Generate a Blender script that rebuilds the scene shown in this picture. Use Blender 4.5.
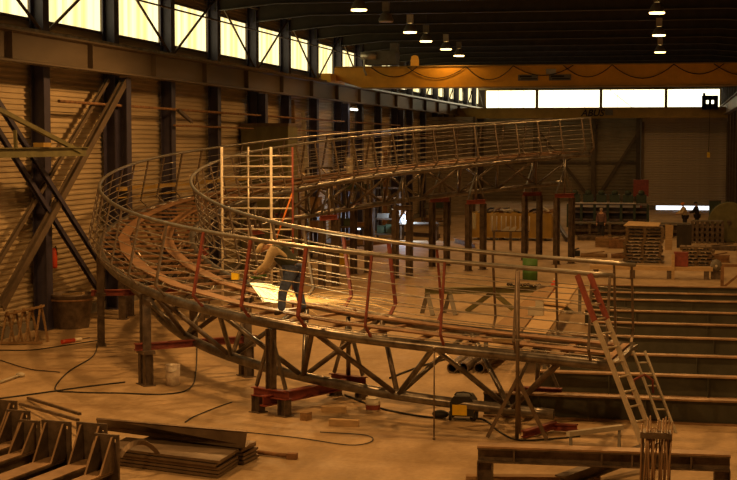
import bpy, bmesh, math, random
import numpy as np
from mathutils import Vector, Matrix
random.seed(7)
D = bpy.data; SC = bpy.context.scene; COL = SC.collection
for o in list(D.objects): D.objects.remove(o)
V = Vector
# ------------------------------------------------------------------ camera (measured from the photograph)
F = 1450.0; CX, CY = 368.5, 240.0; CH = 5.5
pit = math.atan(98 / F); yaw = math.atan(308.5 / F * math.cos(pit))
FW = V((-math.sin(yaw) * math.cos(pit), math.cos(yaw) * math.cos(pit), -math.sin(pit)))
RT = V((math.cos(yaw), math.sin(yaw), 0)); UP = RT.cross(FW); CP = V((0, 0, CH))
cam = D.cameras.new('camera'); co = D.objects.new('camera', cam); COL.objects.link(co)
cam.sensor_fit = 'HORIZONTAL'; cam.sensor_width = 36; cam.lens = F / 737 * 36; cam.clip_end = 500; cam.clip_start = .5
m = Matrix.Identity(4)
for i in range(3): m[i][0] = RT[i]; m[i][1] = UP[i]; m[i][2] = -FW[i]; m[i][3] = CP[i]
co.matrix_world = m; SC.camera = co
def ray(x, y): return FW + RT * ((x - CX) / F) - UP * ((y - CY) / F)
def onz(x, y, z=0.0):
    r = ray(x, y); return CP + r * ((z - CH) / r.z)
def onx(x, y, X):
    r = ray(x, y); return CP + r * (X / r.x)
def ony(x, y, Y):
    r = ray(x, y); return CP + r * (Y / r.y)
# ------------------------------------------------------------------ world, exposure, lamps
W = D.worlds.new('world'); SC.world = W; W.use_nodes = True
W.node_tree.nodes['Background'].inputs[0].default_value = (1.0, .60, .26, 1)
W.node_tree.nodes['Background'].inputs[1].default_value = .03
SC.view_settings.view_transform = 'Standard'; SC.view_settings.look = 'None'
SC.view_settings.exposure = 0.0; SC.view_settings.gamma = 1.0; SC.view_settings.use_curve_mapping = False
SODIUM = (1.0, .49, .14); LAMP_W = 1020; WIN = 1.75
def spot(loc, w, size=160, rad=.25, col=SODIUM, d=(0, 0, -1)):
    l = D.lights.new('lamp_light', 'SPOT'); l.energy = w; l.spot_size = math.radians(size); l.spot_blend = .35
    l.shadow_soft_size = rad; l.color = col
    o = D.objects.new('lamp_light', l); COL.objects.link(o); o.location = loc
    o.rotation_euler = V(d).to_track_quat('-Z', 'Y').to_euler(); return o
# unseen lamps added for light, no fixtures, continuing both rows along the hall
for Y in (14, 28, 41): 
    for X in (-11.5, -.9): spot((X, Y, 10.3), LAMP_W * (2.2 if X < -5 else 1.5))
for Y in (92, 108, 124):
    for X in (-11.5, -.9): spot((X, Y, 10.3), LAMP_W * .45)
# ------------------------------------------------------------------ materials
MATS = {}
def mat(name, c, rough=.6, metal=0.0, var=.35, scale=6.0, bump=.15, c2=None, bscale=None, spec=.4, stretch=None):
    if name in MATS: return MATS[name]
    M = D.materials.new(name); M.use_nodes = True; nt = M.node_tree; N = nt.nodes; L = nt.links
    b = N['Principled BSDF']; tc = N.new('ShaderNodeTexCoord'); src = tc.outputs['Object']
    if stretch:
        mp = N.new('ShaderNodeMapping'); mp.inputs['Scale'].default_value = stretch; L.new(src, mp.inputs[0]); src = mp.outputs[0]
    n = N.new('ShaderNodeTexNoise'); n.inputs['Scale'].default_value = scale; n.inputs['Detail'].default_value = 6; n.inputs['Roughness'].default_value = .65
    L.new(src, n.inputs['Vector']); r = N.new('ShaderNodeValToRGB'); L.new(n.outputs['Fac'], r.inputs[0])
    r.color_ramp.elements[0].position = .34; r.color_ramp.elements[1].position = .66
    lo = c2 if c2 else tuple(x * (1 - var) for x in c)
    r.color_ramp.elements[0].color = (*lo, 1); r.color_ramp.elements[1].color = (*c, 1)
    L.new(r.outputs[0], b.inputs['Base Color']); b.inputs['Roughness'].default_value = rough; b.inputs['Metallic'].default_value = metal
    b.inputs['Specular IOR Level'].default_value = spec
    if bump:
        n2 = N.new('ShaderNodeTexNoise'); n2.inputs['Scale'].default_value = bscale or scale * 5; n2.inputs['Detail'].default_value = 4
        L.new(src, n2.inputs['Vector']); bp = N.new('ShaderNodeBump'); bp.inputs['Strength'].default_value = bump; bp.inputs['Distance'].default_value = .02
        L.new(n2.outputs['Fac'], bp.inputs['Height']); L.new(bp.outputs[0], b.inputs['Normal'])
    MATS[name] = M; return M
def emi(name, c, s, c2=None, scale=3.0, stretch=(1, 1, .02)):
    if name in MATS: return MATS[name]
    M = D.materials.new(name); M.use_nodes = True; nt = M.node_tree; N = nt.nodes; L = nt.links; b = N['Principled BSDF']
    b.inputs['Base Color'].default_value = (*[x * .5 for x in c], 1); b.inputs['Emission Strength'].default_value = s
    b.inputs['Emission Color'].default_value = (*c, 1)
    if c2:
        tc = N.new('ShaderNodeTexCoord'); mp = N.new('ShaderNodeMapping'); mp.inputs['Scale'].default_value = stretch; L.new(tc.outputs['Object'], mp.inputs[0])
        n = N.new('ShaderNodeTexNoise'); n.inputs['Scale'].default_value = scale; n.inputs['Detail'].default_value = 3; L.new(mp.outputs[0], n.inputs['Vector'])
        r = N.new('ShaderNodeValToRGB'); r.color_ramp.elements[0].position = .35; r.color_ramp.elements[1].position = .6
        r.color_ramp.elements[0].color = (*c2, 1); r.color_ramp.elements[1].color = (*c, 1)
        L.new(n.outputs['Fac'], r.inputs[0]); L.new(r.outputs[0], b.inputs['Emission Color'])
    MATS[name] = M; return M
def concrete():
    M = D.materials.new('concrete'); M.use_nodes = True; nt = M.node_tree; N = nt.nodes; L = nt.links; b = N['Principled BSDF']
    tc = N.new('ShaderNodeTexCoord')
    def noise(s, st=(1, 1, 1), d=6, ro=.6):
        mp = N.new('ShaderNodeMapping'); mp.inputs['Scale'].default_value = st; L.new(tc.outputs['Object'], mp.inputs[0])
        n = N.new('ShaderNodeTexNoise'); n.inputs['Scale'].default_value = s; n.inputs['Detail'].default_value = d; n.inputs['Roughness'].default_value = ro
        L.new(mp.outputs[0], n.inputs['Vector']); return n.outputs['Fac']
    def ramp(f, a, c): 
        r = N.new('ShaderNodeValToRGB'); L.new(f, r.inputs[0]); r.color_ramp.elements[0].position = a[0]; r.color_ramp.elements[1].position = a[1]
        r.color_ramp.elements[0].color = (*c[0], 1); r.color_ramp.elements[1].color = (*c[1], 1); return r.outputs[0]
    def mul(a, c):
        x = N.new('ShaderNodeMix'); x.data_type = 'RGBA'; x.blend_type = 'MULTIPLY'; x.inputs[0].default_value = 1
        L.new(a, x.inputs[6]); L.new(c, x.inputs[7]); return x.outputs[2]
    c = ramp(noise(.35), (.3, .7), ((.39, .285, .17), (.50, .36, .21)))
    c = mul(c, ramp(noise(1.1, (1, .35, 1)), (.40, .58), ((.78, .76, .72), (1, 1, 1))))
    c = mul(c, ramp(noise(9), (.3, .7), ((.82, .8, .78), (1.05, 1.05, 1.05))))
    c = mul(c, ramp(noise(.9, (.12, 1, 1)), (.34, .42), ((.8, .76, .72), (1, 1, 1))))
    L.new(c, b.inputs['Base Color']); r = ramp(noise(2), (.3, .7), ((.55,) * 3, (.8,) * 3)); L.new(r, b.inputs['Roughness'])
    b.inputs['Specular IOR Level'].default_value = .3
    bp = N.new('ShaderNodeBump'); bp.inputs['Strength'].default_value = .12; L.new(noise(30), bp.inputs['Height']); L.new(bp.outputs[0], b.inputs['Normal'])
    return M
FLOOR = concrete()
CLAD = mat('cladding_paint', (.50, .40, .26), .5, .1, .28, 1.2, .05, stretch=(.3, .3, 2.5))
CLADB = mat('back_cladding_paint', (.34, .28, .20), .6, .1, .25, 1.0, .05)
COLM = mat('column_paint', (.062, .055, .095), .5, .1, .3, 3, .1)
BRACE = mat('brace_paint', (.15, .11, .075), .55, .2, .35, 3)
GIRD = mat('girder_paint', (.17, .135, .10), .5, .15, .35, .8, .08, stretch=(1, .2, 1))
DARK = mat('roof_steel', (.055, .045, .035), .7, .1, .3, 2)
DECKM = mat('roof_sheet', (.05, .038, .028), .8, 0, .3, 1)
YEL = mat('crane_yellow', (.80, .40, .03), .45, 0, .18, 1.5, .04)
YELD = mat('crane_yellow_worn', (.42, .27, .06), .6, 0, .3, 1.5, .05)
STEEL = mat('tube_steel', (.27, .25, .23), .32, .8, .45, 3, .1, c2=(.11, .09, .075))
RAILM = mat('handrail_steel', (.36, .34, .31), .36, .8, .35, 5, .05)
ROD = mat('rod_steel', (.46, .42, .36), .4, .7, .4, 8, .0)
POSTM = mat('post_steel', (.20, .15, .11), .45, .5, .4, 6)
REDP = mat('red_primer', (.27, .06, .04), .6, 0, .4, 6, .1, c2=(.15, .035, .025))
RUST = mat('rusty_steel', (.30, .16, .075), .7, .2, .5, 4, .2, c2=(.13, .07, .035))
RIBB = mat('rusty_flat_bar', (.30, .165, .08), .6, .3, .35, 2, .1, c2=(.16, .085, .045))
BROWN = mat('mill_scale_steel', (.18, .135, .10), .5, .4, .5, 4, .15, c2=(.07, .05, .036))
PLATE = mat('plate_steel', (.22, .16, .11), .45, .5, .5, 2, .1, c2=(.11, .08, .055))
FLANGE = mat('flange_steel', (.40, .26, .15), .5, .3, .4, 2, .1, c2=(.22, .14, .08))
WEB = mat('web_paint', (.075, .075, .055), .6, .1, .35, 2, .08)
WOOD = mat('raw_wood', (.55, .38, .20), .8, 0, .35, 3, .2, stretch=(1, 6, 6))
PALW = mat('pallet_wood', (.22, .15, .085), .85, 0, .5, 3, .2, stretch=(1, 6, 6))
WOODO = mat('old_wood', (.34, .21, .10), .85, 0, .45, 3, .2, stretch=(1, 6, 6))
ALU = mat('aluminium', (.66, .60, .50), .35, .6, .25, 4, .05)
WHT = mat('white_paint', (.78, .72, .60), .5, 0, .25, 5, .05)
BLK = mat('black_rubber', (.02, .018, .016), .6, 0, .3, 6, .05)
GRY = mat('grey_paint', (.20, .18, .15), .6, .1, .3, 3, .08)
LGRY = mat('light_grey_paint', (.50, .46, .38), .6, 0, .25, 3, .05)
GRN = mat('green_paint', (.09, .22, .05), .5, 0, .35, 3, .08)
OLV = mat('olive_paint', (.16, .145, .06), .6, 0, .35, 2, .08)
OLVD = mat('dark_green_paint', (.05, .07, .035), .6, 0, .35, 2, .08)
YPL = mat('yellow_plastic', (.85, .55, .02), .45, 0, .2, 4, .03)
ORG = mat('orange_plastic', (.75, .22, .03), .5, 0, .2, 4, .03)
JEAN = mat('denim', (.12, .17, .34), .9, 0, .35, 14, .3)
VEST = mat('dark_green_cloth', (.055, .06, .04), .9, 0, .3, 10, .3)
BEIGE = mat('beige_cloth', (.62, .50, .32), .9, 0, .3, 10, .3)
SKIN = mat('skin', (.55, .32, .20), .6, 0, .12, 8, .02)
DCL = mat('dark_cloth', (.035, .03, .03), .9, 0, .3, 10, .3)
MCL = mat('mauve_cloth', (.16, .09, .085), .9, 0, .3, 10, .3)
HAIR = mat('grey_hair', (.40, .33, .27), .9, 0, .3, 20, .2)
SHOE = mat('boot_leather', (.045, .03, .02), .7, 0, .3, 10, .1)
PANE = emi('lit_translucent_sheet', (1.0, .84, .42), WIN, c2=(.70, .50, .16), scale=2.2, stretch=(0, 1, .03))
PANEB = emi('lit_back_glazing', (1.0, .90, .62), WIN * 1.5, c2=(1, .84, .45), scale=1.0, stretch=(1, 0, .05))
# ------------------------------------------------------------------ mesh builder
class MB:
    def __init__(s): s.v = []; s.f = []; s.sm = []
    def add(s, vs, fs, smooth=False):
        b = len(s.v); s.v += [tuple(v) for v in vs]; s.f += [tuple(b + i for i in f) for f in fs]; s.sm += [smooth] * len(fs); return s
    def box(s, c, d, R=None):
        x, y, z = [k / 2 for k in d]; P = [V((i * x, j * y, k * z)) for i in (-1, 1) for j in (-1, 1) for k in (-1, 1)]
        if R is not None: P = [R @ p for p in P]
        c = V(c); return s.add([p + c for p in P], [(0, 1, 3, 2), (4, 6, 7, 5), (0, 4, 5, 1), (2, 3, 7, 6), (0, 2, 6, 4), (1, 5, 7, 3)])
    def sweep(s, prof, path, ups=None, closed=True, smooth=False, cap=True):
        path = [V(p) for p in path]; n = len(prof); vs = []; M_ = len(path)
        for i, p in enumerate(path):
            t = (path[min(i + 1, M_ - 1)] - path[max(i - 1, 0)]).normalized()
            u = V(ups[i]) if ups and not isinstance(ups, V) else (ups or V((0, 0, 1)))
            if abs(t.dot(u)) > .999: u = V((0, 1, 0)) if abs(t.y) < .9 else V((1, 0, 0))
            r = t.cross(u).normalized(); u2 = r.cross(t).normalized()
            vs += [p + r * a + u2 * b for a, b in prof]
        fs = []
        for i in range(M_ - 1):
            for k in range(n if closed else n - 1):
                a = i * n + k; b = i * n + (k + 1) % n; fs.append((a, b, b + n, a + n))
        s.add(vs, fs, smooth)
        if cap and closed:
            b = len(s.v) - len(vs); s.f += [tuple(b + k for k in range(n))[::-1], tuple(b + (M_ - 1) * n + k for k in range(n))]; s.sm += [False, False]
        return s
    def bar(s, a, b, w, h, up=None): return s.sweep([(-w / 2, -h / 2), (w / 2, -h / 2), (w / 2, h / 2), (-w / 2, h / 2)], [a, b], up)
    def tube(s, path, r, n=8): return s.sweep([(r * math.cos(2 * math.pi * k / n), r * math.sin(2 * math.pi * k / n)) for k in range(n)], path, None, True, True)
    def ib(s, a, b, w, h, tf=.025, tw=.02, up=None):
        x, y = w / 2, h / 2
        return s.sweep([(-x, -y), (x, -y), (x, -y + tf), (tw / 2, -y + tf), (tw / 2, y - tf), (x, y - tf), (x, y), (-x, y), (-x, y - tf), (-tw / 2, y - tf), (-tw / 2, -y + tf), (-x, -y + tf)], [a, b], up)
    def lathe(s, c, prof, n=16, cap=True, R=None):
        vs = []
        for r, z in prof:
            for k in range(n):
                p = V((r * math.cos(2 * math.pi * k / n), r * math.sin(2 * math.pi * k / n), z)); vs.append((R @ p if R is not None else p) + V(c))
        fs = [(i * n + k, i * n + (k + 1) % n, (i + 1) * n + (k + 1) % n, (i + 1) * n + k) for i in range(len(prof) - 1) for k in range(n)]
        s.add(vs, fs, True)
        if cap:
            b = len(s.v) - len(vs); s.f += [tuple(b + k for k in range(n))[::-1], tuple(b + (len(prof) - 1) * n + k for k in range(n))]; s.sm += [False, False]
        return s
    def prism(s, pts, d):  # planar polygon pushed along d
        n = len(pts); pts = [V(p) for p in pts]; d = V(d)
        return s.add(pts + [p + d for p in pts], [tuple(range(n))[::-1], tuple(range(n, 2 * n))] + [(k, (k + 1) % n, n + (k + 1) % n, n + k) for k in range(n)])
    def ball(s, c, r, n=10, sc=(1, 1, 1)):
        pr = [(max(.001, math.sin(math.pi * i / 6)) * r, -math.cos(math.pi * i / 6) * r) for i in range(7)]
        return s.lathe(c, pr, n, True, Matrix.Diagonal(sc).to_3x3())
    def mesh(s, name, ma):
        me = D.meshes.new(name); me.from_pydata(s.v, [], s.f); me.polygons.foreach_set('use_smooth', s.sm); me.materials.append(ma)
        bm = bmesh.new(); bm.from_mesh(me); bmesh.ops.recalc_face_normals(bm, faces=bm.faces); bm.to_mesh(me); bm.free(); me.update(); return me
    def obj(s, name, ma, parent=None, loc=None, **k):
        o = D.objects.new(name, s.mesh(name, ma)); COL.objects.link(o)
        if parent is not None: o.parent = parent
        if loc is not None: o.location = loc
        for a, b in k.items():
            if b: o[a] = b
        return o
def link(me, name, parent=None, loc=(0, 0, 0), rz=0):
    o = D.objects.new(name, me); COL.objects.link(o); o.location = loc; o.rotation_euler.z = rz
    if parent is not None: o.parent = parent
    return o
def thing(name, label, cat, loc=(0, 0, 0), rz=0, group=None):
    o = D.objects.new(name, None); COL.objects.link(o); o.location = loc; o.rotation_euler.z = rz; o.empty_display_size = .2
    o['label'] = label; o['category'] = cat
    if group: o['group'] = group
    return o
def tag(o, label, cat, group=None):
    o['label'] = label; o['category'] = cat
    if group: o['group'] = group
    return o
def dup(root, loc, rz=0, label=None):
    def cp(o, par):
        c = o.copy(); COL.objects.link(c); c.parent = par
        for ch in o.children: cp(ch, c)
        return c
    r = cp(root, None); r.location = loc; r.rotation_euler.z = rz
    if label: r['label'] = label
    return r
def sub(o, *ps): return [V(p) - V(o.location) for p in ps]
STR = dict(kind='structure')
# ================================================================== THE HALL
XL, XR, YB = -18.5, 4.2, 137.0; BAY = 5.43; Y0 = 39.5
MB().box(((XL + XR) / 2, 66, -.1), (XR - XL + .6, 144, .2)).obj('floor', FLOOR, **STR)
jb = MB()   # left wall: frame empty, cladding panels by bay, columns, braces
wl = D.objects.new('wall_left', None); COL.objects.link(wl); wl['kind'] = 'structure'
def corr(L, z0, z1, pitch=.16, dep=.045, X=XL, nx=1):
    """horizontally ribbed sheet in the plane x = X (facing +x), local y 0..L"""
    mb = MB(); n = int((z1 - z0) / pitch); vs = []
    zs = []
    for i in range(n):
        z = z0 + i * pitch
        zs += [(0, z), (0, z + pitch * .42), (dep, z + pitch * .58), (dep, z + pitch * .9)]
    zs.append((0, z1))
    for d, z in zs: vs += [(X + d, 0, z), (X + d, L, z)]
    mb.add(vs, [(2 * i, 2 * i + 1, 2 * i + 3, 2 * i + 2) for i in range(len(zs) - 1)])
    mb.add([(X - .06, 0, z0), (X - .06, L, z0), (X - .06, L, z1), (X - .06, 0, z1)], [(0, 1, 2, 3)])
    return mb
low = corr(BAY - .01, 0.25, 9.03).mesh('cladding_panel', CLAD); hi = corr(BAY - .01, 10.72, 12.2).mesh('cladding_panel', CLAD)
pane = MB(); zig = []
for i in range(int(BAY / .2) + 1): zig += [(XL, i * .2), (XL + .04, min(i * .2 + .1, BAY))]
pane.add([p for d, y in zig for p in ((d, y, 9.1), (d, y, 10.66))], [(2 * i, 2 * i + 2, 2 * i + 3, 2 * i + 1) for i in range(len(zig) - 1)])
pane = pane.mesh('pane', PANE)
wf = MB()
for z in (9.06, 10.68): wf.box((XL + .03, BAY / 2, z), (.12, BAY, .08))
for y in (.03, BAY - .03): wf.box((XL + .03, y, 9.87), (.1, .06, 1.6))
wf = wf.mesh('window_frame', BRACE)
cb = MB(); cb.ib((-18.15, 0, 0), (-18.15, 0, 11.6), .42, .42, .03, .03, V((1, 0, 0))); cb.box((-18.15, 0, .02), (.5, .6, .04))
cb = cb.mesh('column', COLM)
for n in range(-7, 18):
    y = Y0 + n * BAY
    if y > YB - 1: continue
    L_ = min(BAY, YB - y)
    for me in (low, hi): link(me, 'cladding_panel', wl, (0, y, 0)).scale.y = L_ / BAY
    link(cb, 'column', wl, (0, y, 0))
    if n >= -2:
        w = link(wf, 'window_%d' % (n + 3), None, (0, y, 0)); w['kind'] = 'structure'; w.scale.y = L_ / BAY
        p = link(pane, 'pane', w)
        # brace in the window bay, alternately leaning
        a, b = ((y, 11.3), (y + BAY, 8.6)) if n % 2 else ((y + BAY, 11.3), (y, 8.6))
        MB().tube([(-18.0, a[0], a[1]), (-18.0, b[0], b[1])], .05, 6).obj('window_brace', BRACE, wl)
bb = MB().box((XL + .08, 66, .14), (.16, 142, .28)).obj('baseboard_left', GRY, **STR)
# heavier double columns where the girder is carried, lower-bay cross braces
for n in (1, 4, 7, 10, 13): MB().ib((-17.75, Y0 + n * BAY, 0), (-17.75, Y0 + n * BAY, 7.6), .4, .42, .03, .03, V((1, 0, 0))).obj('crane_column', COLM, wl)
def pxbar(x0, y0, x1, y1, X, w, ma, name, par=wl):
    a, b = onx(x0, y0, X), onx(x1, y1, X); return MB().ib(a, b, w, w * .8, .02, .02, V((1, 0, 0))).obj(name, ma, par)
pxbar(-4, 99, 99, 261, -17.55, .15, COLM, 'cross_brace'); pxbar(-10, 118, 99, 291, -17.75, .15, COLM, 'cross_brace')
pxbar(0, 308, 124, 82, -17.65, .24, BRACE, 'cross_brace'); pxbar(-8, 272, 108, 80, -17.9, .13, BRACE, 'cross_brace')
pxbar(178, 110, 192, 122, -17.7, .12, BRACE, 'cross_brace')
# conduits and the yellow pipe on the wall
MB().tube([(-17.9, 30, 11.2), (-17.9, 75, 11.3), (-17.9, 136, 11.3)], .06, 6).obj('conduit', BRACE, wl)
MB().tube([(-17.85, 30, 10.25), (-17.85, 85, 10.35)], .035, 6).obj('conduit', BRACE, wl)
MB().tube([(-17.8, 40, 6.7), (-17.8, 130, 6.5)], .05, 6).obj('conduit', RUST, wl)
MB().tube([(-17.8, 50, 6.1), (-17.8, 130, 5.9)], .04, 6).obj('conduit', RUST, wl)
MB().box((-17.6, 56, 3.98), (.1, 24, .13)).box((-17.6, 56, 3.7), (.05, 24, .04)).obj('yellow_pipe', YELD, wl)
# back wall
wb = MB(); 
wb = D.objects.new('wall_back', None); COL.objects.link(wb); wb['kind'] = 'structure'
def cladb(x0, x1, z0, z1, ma, pitch=.3):
    mb = MB(); n = max(1, int((z1 - z0) / pitch)); p = (z1 - z0) / n; zs = []
    for i in range(n):
        z = z0 + i * p; zs += [(0, z), (0, z + p * .45), (-.05, z + p * .6), (-.05, z + p * .9)]
    zs.append((0, z1))
    mb.add([q for d, z in zs for q in ((x0, YB + d, z), (x1, YB + d, z))], [(2 * i, 2 * i + 1, 2 * i + 3, 2 * i + 2) for i in range(len(zs) - 1)])
    mb.add([(x0, YB + .08, z0), (x1, YB + .08, z0), (x1, YB + .08, z1), (x0, YB + .08, z1)], [(0, 1, 2, 3)])
    return mb.obj('cladding_panel', ma, wb)
xs = [XL, -13, -7.6, -3.45, 4.2]
for i in range(4):
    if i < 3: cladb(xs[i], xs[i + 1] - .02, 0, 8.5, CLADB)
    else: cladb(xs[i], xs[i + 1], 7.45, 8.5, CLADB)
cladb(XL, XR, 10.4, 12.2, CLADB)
for x in (-18.1, -13, -7.6, -3.5, 4.0): MB().ib((x, YB - .3, 0), (x, YB - .3, 8.5), .4, .4, .03, .03, V((0, 1, 0))).obj('column', BRACE, wb)
MB().bar((XL, YB - .15, 3.6), (XR - 7.7, YB - .15, 3.6), .15, .2).obj('wall_rail', BRACE, wb)
MB().bar((-7.2, YB - .2, .4), (-3.6, YB - .2, 6.2), .12, .25).obj('cross_brace', BRACE, wb)
MB().bar((-12.6, YB - .2, 6.4), (-8.0, YB - .2, .4), .12, .25).obj('cross_brace', BRACE, wb)
# back window band: four lights
pxs = [485, 537, 601, 666, 721]
for i in range(4):
    a = ony(pxs[i] + .8, 100, YB - .05).x; b = ony(pxs[i + 1] - .8, 100, YB - .05).x
    f = MB()
    for z in (8.56, 10.38): f.box(((a + b) / 2, YB - .06, z), (b - a + .1, .16, .1))
    for x in (a, b): f.box((x, YB - .06, 9.47), (.12, .16, 1.85))
    f = f.obj('window_%d' % (i + 21), YELD, **STR)
    k = 4; g = MB()
    for j in range(k):
        x0 = a + (b - a) * j / k; x1 = a + (b - a) * (j + 1) / k
        MB().box(((x0 + x1) / 2, YB - .02, 9.47), (x1 - x0 - .03, .03, 1.75)).obj('pane', PANEB, f)
MB().bar(ony(610, 90, YB - .3), ony(634, 109, YB - .3), .05, .05).obj('window_brace', BRACE, wb)
# roller shutter: slats
sh = D.objects.new('door_1', None); COL.objects.link(sh); sh['kind'] = 'structure'
DSH = mat('shutter_paint', (.46, .39, .30), .55, .2, .2, 1, .05)
YD = 120.0; dx0, dx1 = ony(644, 150, YD).x, 3.9
sl = MB().prism([(dx0, YD, 0), (dx0, YD - .04, .05), (dx0, YD - .04, .16), (dx0, YD, .19)], (dx1 - dx0, 0, 0)).mesh('slat', DSH)
for i in range(36): link(sl, 'slat', sh, (0, 0, .19 * i + .34))
a_, b_ = ony(656, 207, YD).x, ony(716, 207, YD).x
MB().box(((a_ + b_) / 2, YD + .3, .19), (b_ - a_, .04, .34)).obj('daylight_gap', emi('daylight', (.85, .92, 1.0), 2.2), sh)
MB().box((dx0 - .1 + (a_ - dx0) / 2, YD + .05, .15), (a_ - dx0 + .2, .1, .42)).box(((b_ + dx1) / 2, YD + .05, .15), (dx1 - b_, .1, .42)).obj('door_sill', GRY, sh)
for x in (dx0 - .12, dx1 + .1): MB().box((x, YD, 3.65), (.24, .3, 7.3)).obj('door_jamb', BRACE, sh)
MB().box(((dx0 + dx1) / 2, YD - .1, 7.3), (dx1 - dx0 + .3, .5, .3)).obj('door_head', DSH, sh)
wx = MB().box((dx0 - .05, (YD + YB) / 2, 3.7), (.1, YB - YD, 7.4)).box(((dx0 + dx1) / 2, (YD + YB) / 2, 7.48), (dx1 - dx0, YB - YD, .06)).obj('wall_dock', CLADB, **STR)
# right wall
wr = D.objects.new('wall_right', None); COL.objects.link(wr); wr['kind'] = 'structure'
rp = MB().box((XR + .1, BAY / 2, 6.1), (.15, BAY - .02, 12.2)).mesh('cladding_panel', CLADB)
rc = MB().ib((XR - .2, 0, 0), (XR - .2, 0, 11.6), .36, .36, .03, .03, V((1, 0, 0))).mesh('column', BRACE)
for n in range(-7, 18):
    o = link(rp, 'cladding_panel', wr, (0, Y0 + n * BAY, 0)); link(rc, 'column', wr, (0, Y0 + n * BAY, 0))
# roof
ce = MB().box(((XL + XR) / 2, 66, 12.3), (XR - XL + .6, 144, .12)).obj('ceiling', DECKM, **STR)
rf = MB()
hs = .05
prof = [(-18.0, 9.9), (-15.6, 10.98), (3.4, 10.98), (4.1, 9.9)]
pts = [(-18.1, 0, 10.72), (-15.6, 0, 10.97), (2.0, 0, 10.95), (4.1, 0, 10.75), (4.1, 0, 11.9), (-18.1, 0, 11.9)]
rf.prism([(x, -.03, z) for x, _, z in pts], (0, .06, 0))
for a, b in zip(pts[:4], pts[1:4]): rf.bar((a[0], 0, a[2]), (b[0], 0, b[2]), .3, .04)
rf = rf.mesh('rafter', DARK)
for n in range(0, 18): link(rf, 'rafter', ce, (0, Y0 + n * BAY, 0))
pu = MB().bar((0, 30, 12.0), (0, 136, 12.0), .1, .25).mesh('purlin', DARK)
for i in range(11): link(pu, 'purlin', ce, (-17.2 + i * 2.05, 0, 0))
MB().box((-7, Y0 + 3 * BAY + .8, 11.35), (22, .5, .12)).obj('roof_duct', BRACE, ce)
# ------------------------------------------------------------------ crane runway and cranes
g = thing('crane_runway_girder', 'long brown steel crane runway girder along the left wall under the windows', 'girder', (-17.5, 86, 7.65))
MB().sweep([(-.22, 0), (.22, 0), (.22, .05), (.05, .09), (.05, .78), (.22, .82), (.22, .87), (-.22, .87), (-.22, .82), (-.05, .78), (-.05, .09), (-.22, .05)], [(0, -56, 0), (0, 50, 0)]).obj('web_and_flanges', GIRD, g)
MB().bar((0, -56, .93), (0, 50, .93), .07, .1).obj('rail', STEEL, g)
st = MB().box((.13, 0, .43), (.18, .03, .72)).mesh('stiffener', GIRD)
for i in range(20): link(st, 'stiffener', g, (0, -55.5 + i * BAY, 0))
g2 = thing('crane_runway_girder', 'dark crane runway girder along the right wall, at the right edge of the back', 'girder', (3.7, 100, 7.65))
MB().ib((0, -60, .43), (0, 36, .43), .4, .87, .05, .06).obj('web_and_flanges', GIRD, g2); MB().bar((0, -60, .93), (0, 36, .93), .07, .1).obj('rail', STEEL, g2)
c1 = thing('overhead_crane', 'bright yellow overhead crane bridge spanning the hall, nearer of the two', 'crane', (0, 73.6, 8.3))
L = onx(335, 80, -17.4).x - .0
MB().prism([(-17.35, -.35, .35), (-17.35, -.35, 1.02), (4.0, -.35, 1.02), (4.0, -.35, .0), (-16.0, -.35, 0), (-17.0, -.35, .35)], (0, .7, 0)).obj('bridge_beam', YEL, c1)
MB().box((-6.6, 0, 1.05), (21.4, .9, .05)).box((-6.2, 0, -.03), (19.4, .9, .05)).obj('beam_flanges', YELD, c1)
MB().box((-17.5, 0, .45), (.5, 3.2, .45)).obj('end_carriage', YEL, c1)
for y in (-1.2, 1.2): MB().lathe((-17.5, y, .22), [(.16, -.06), (.16, .06)], 14, R=Matrix.Rotation(math.pi / 2, 3, 'Y')).obj('wheel', BROWN, c1)
w_ = [ony(x, 80, 73.2).x for x in (518, 538, 549, 571)]
for a, b in ((w_[0], w_[1]), (w_[2], w_[3])):
    s_ = MB().box(((a + b) / 2, -.37, .42), (b - a, .03, .30)).obj('sign_plate', GRY, c1)
    MB().box(((a + b) / 2 - .12, -.39, .48), ((b - a) * .6, .012, .08)).box(((a + b) / 2 + .05, -.39, .36), ((b - a) * .8, .012, .05)).obj('sign_marks', BLK, s_)
MB().box((ony(551, 72, 73.2).x, -.37, .72), (.5, .03, .25)).obj('worn_patch', LGRY, c1)
x = -15.4; k = 0
while x < 3.5:
    w = 3.0 if k % 2 else 2.4; P = [(x + w * t, -.42, 1.02 - .62 * 4 * t * (1 - t) * (.8 + .3 * (k % 3) / 2)) for t in [i / 10 for i in range(11)]]
    MB().tube(P, .022, 5).obj('festoon_cable', BLK, c1); x += w - (.0 if k % 3 else .5); k += 1
MB().box((-14.9, 0, 1.5), (1.6, 1.1, .7)).box((-14.2, -.3, 2.0), (.4, .4, .45)).obj('hoist_trolley', GRY, c1)
MB().lathe((-13.2, 0, 1.08), [(.22, 0), (.22, .3), (.17, .5), (.06, .55)], 12).obj('beacon', emi('amber_lamp', (1, .33, .02), .25), c1)
MB().lathe((-15.5, -.5, 1.6), [(.2, -.4), (.2, .4)], 12, R=Matrix.Rotation(math.pi / 2, 3, 'Y')).obj('hoist_motor', ALU, c1)
MB().tube([(-15.7, -.6, 1.5), (-15.72, -.6, .9), (-15.6, -.6, .6)], .06, 6).obj('hanging_cable', LGRY, c1)
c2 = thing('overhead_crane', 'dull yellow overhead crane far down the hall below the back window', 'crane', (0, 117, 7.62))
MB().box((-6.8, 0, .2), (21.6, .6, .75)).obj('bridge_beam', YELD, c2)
MB().box((-6.8, 0, .6), (21.6, .8, .05)).box((-6.8, 0, -.2), (21.6, .8, .05)).obj('beam_flanges', YELD, c2)
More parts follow.
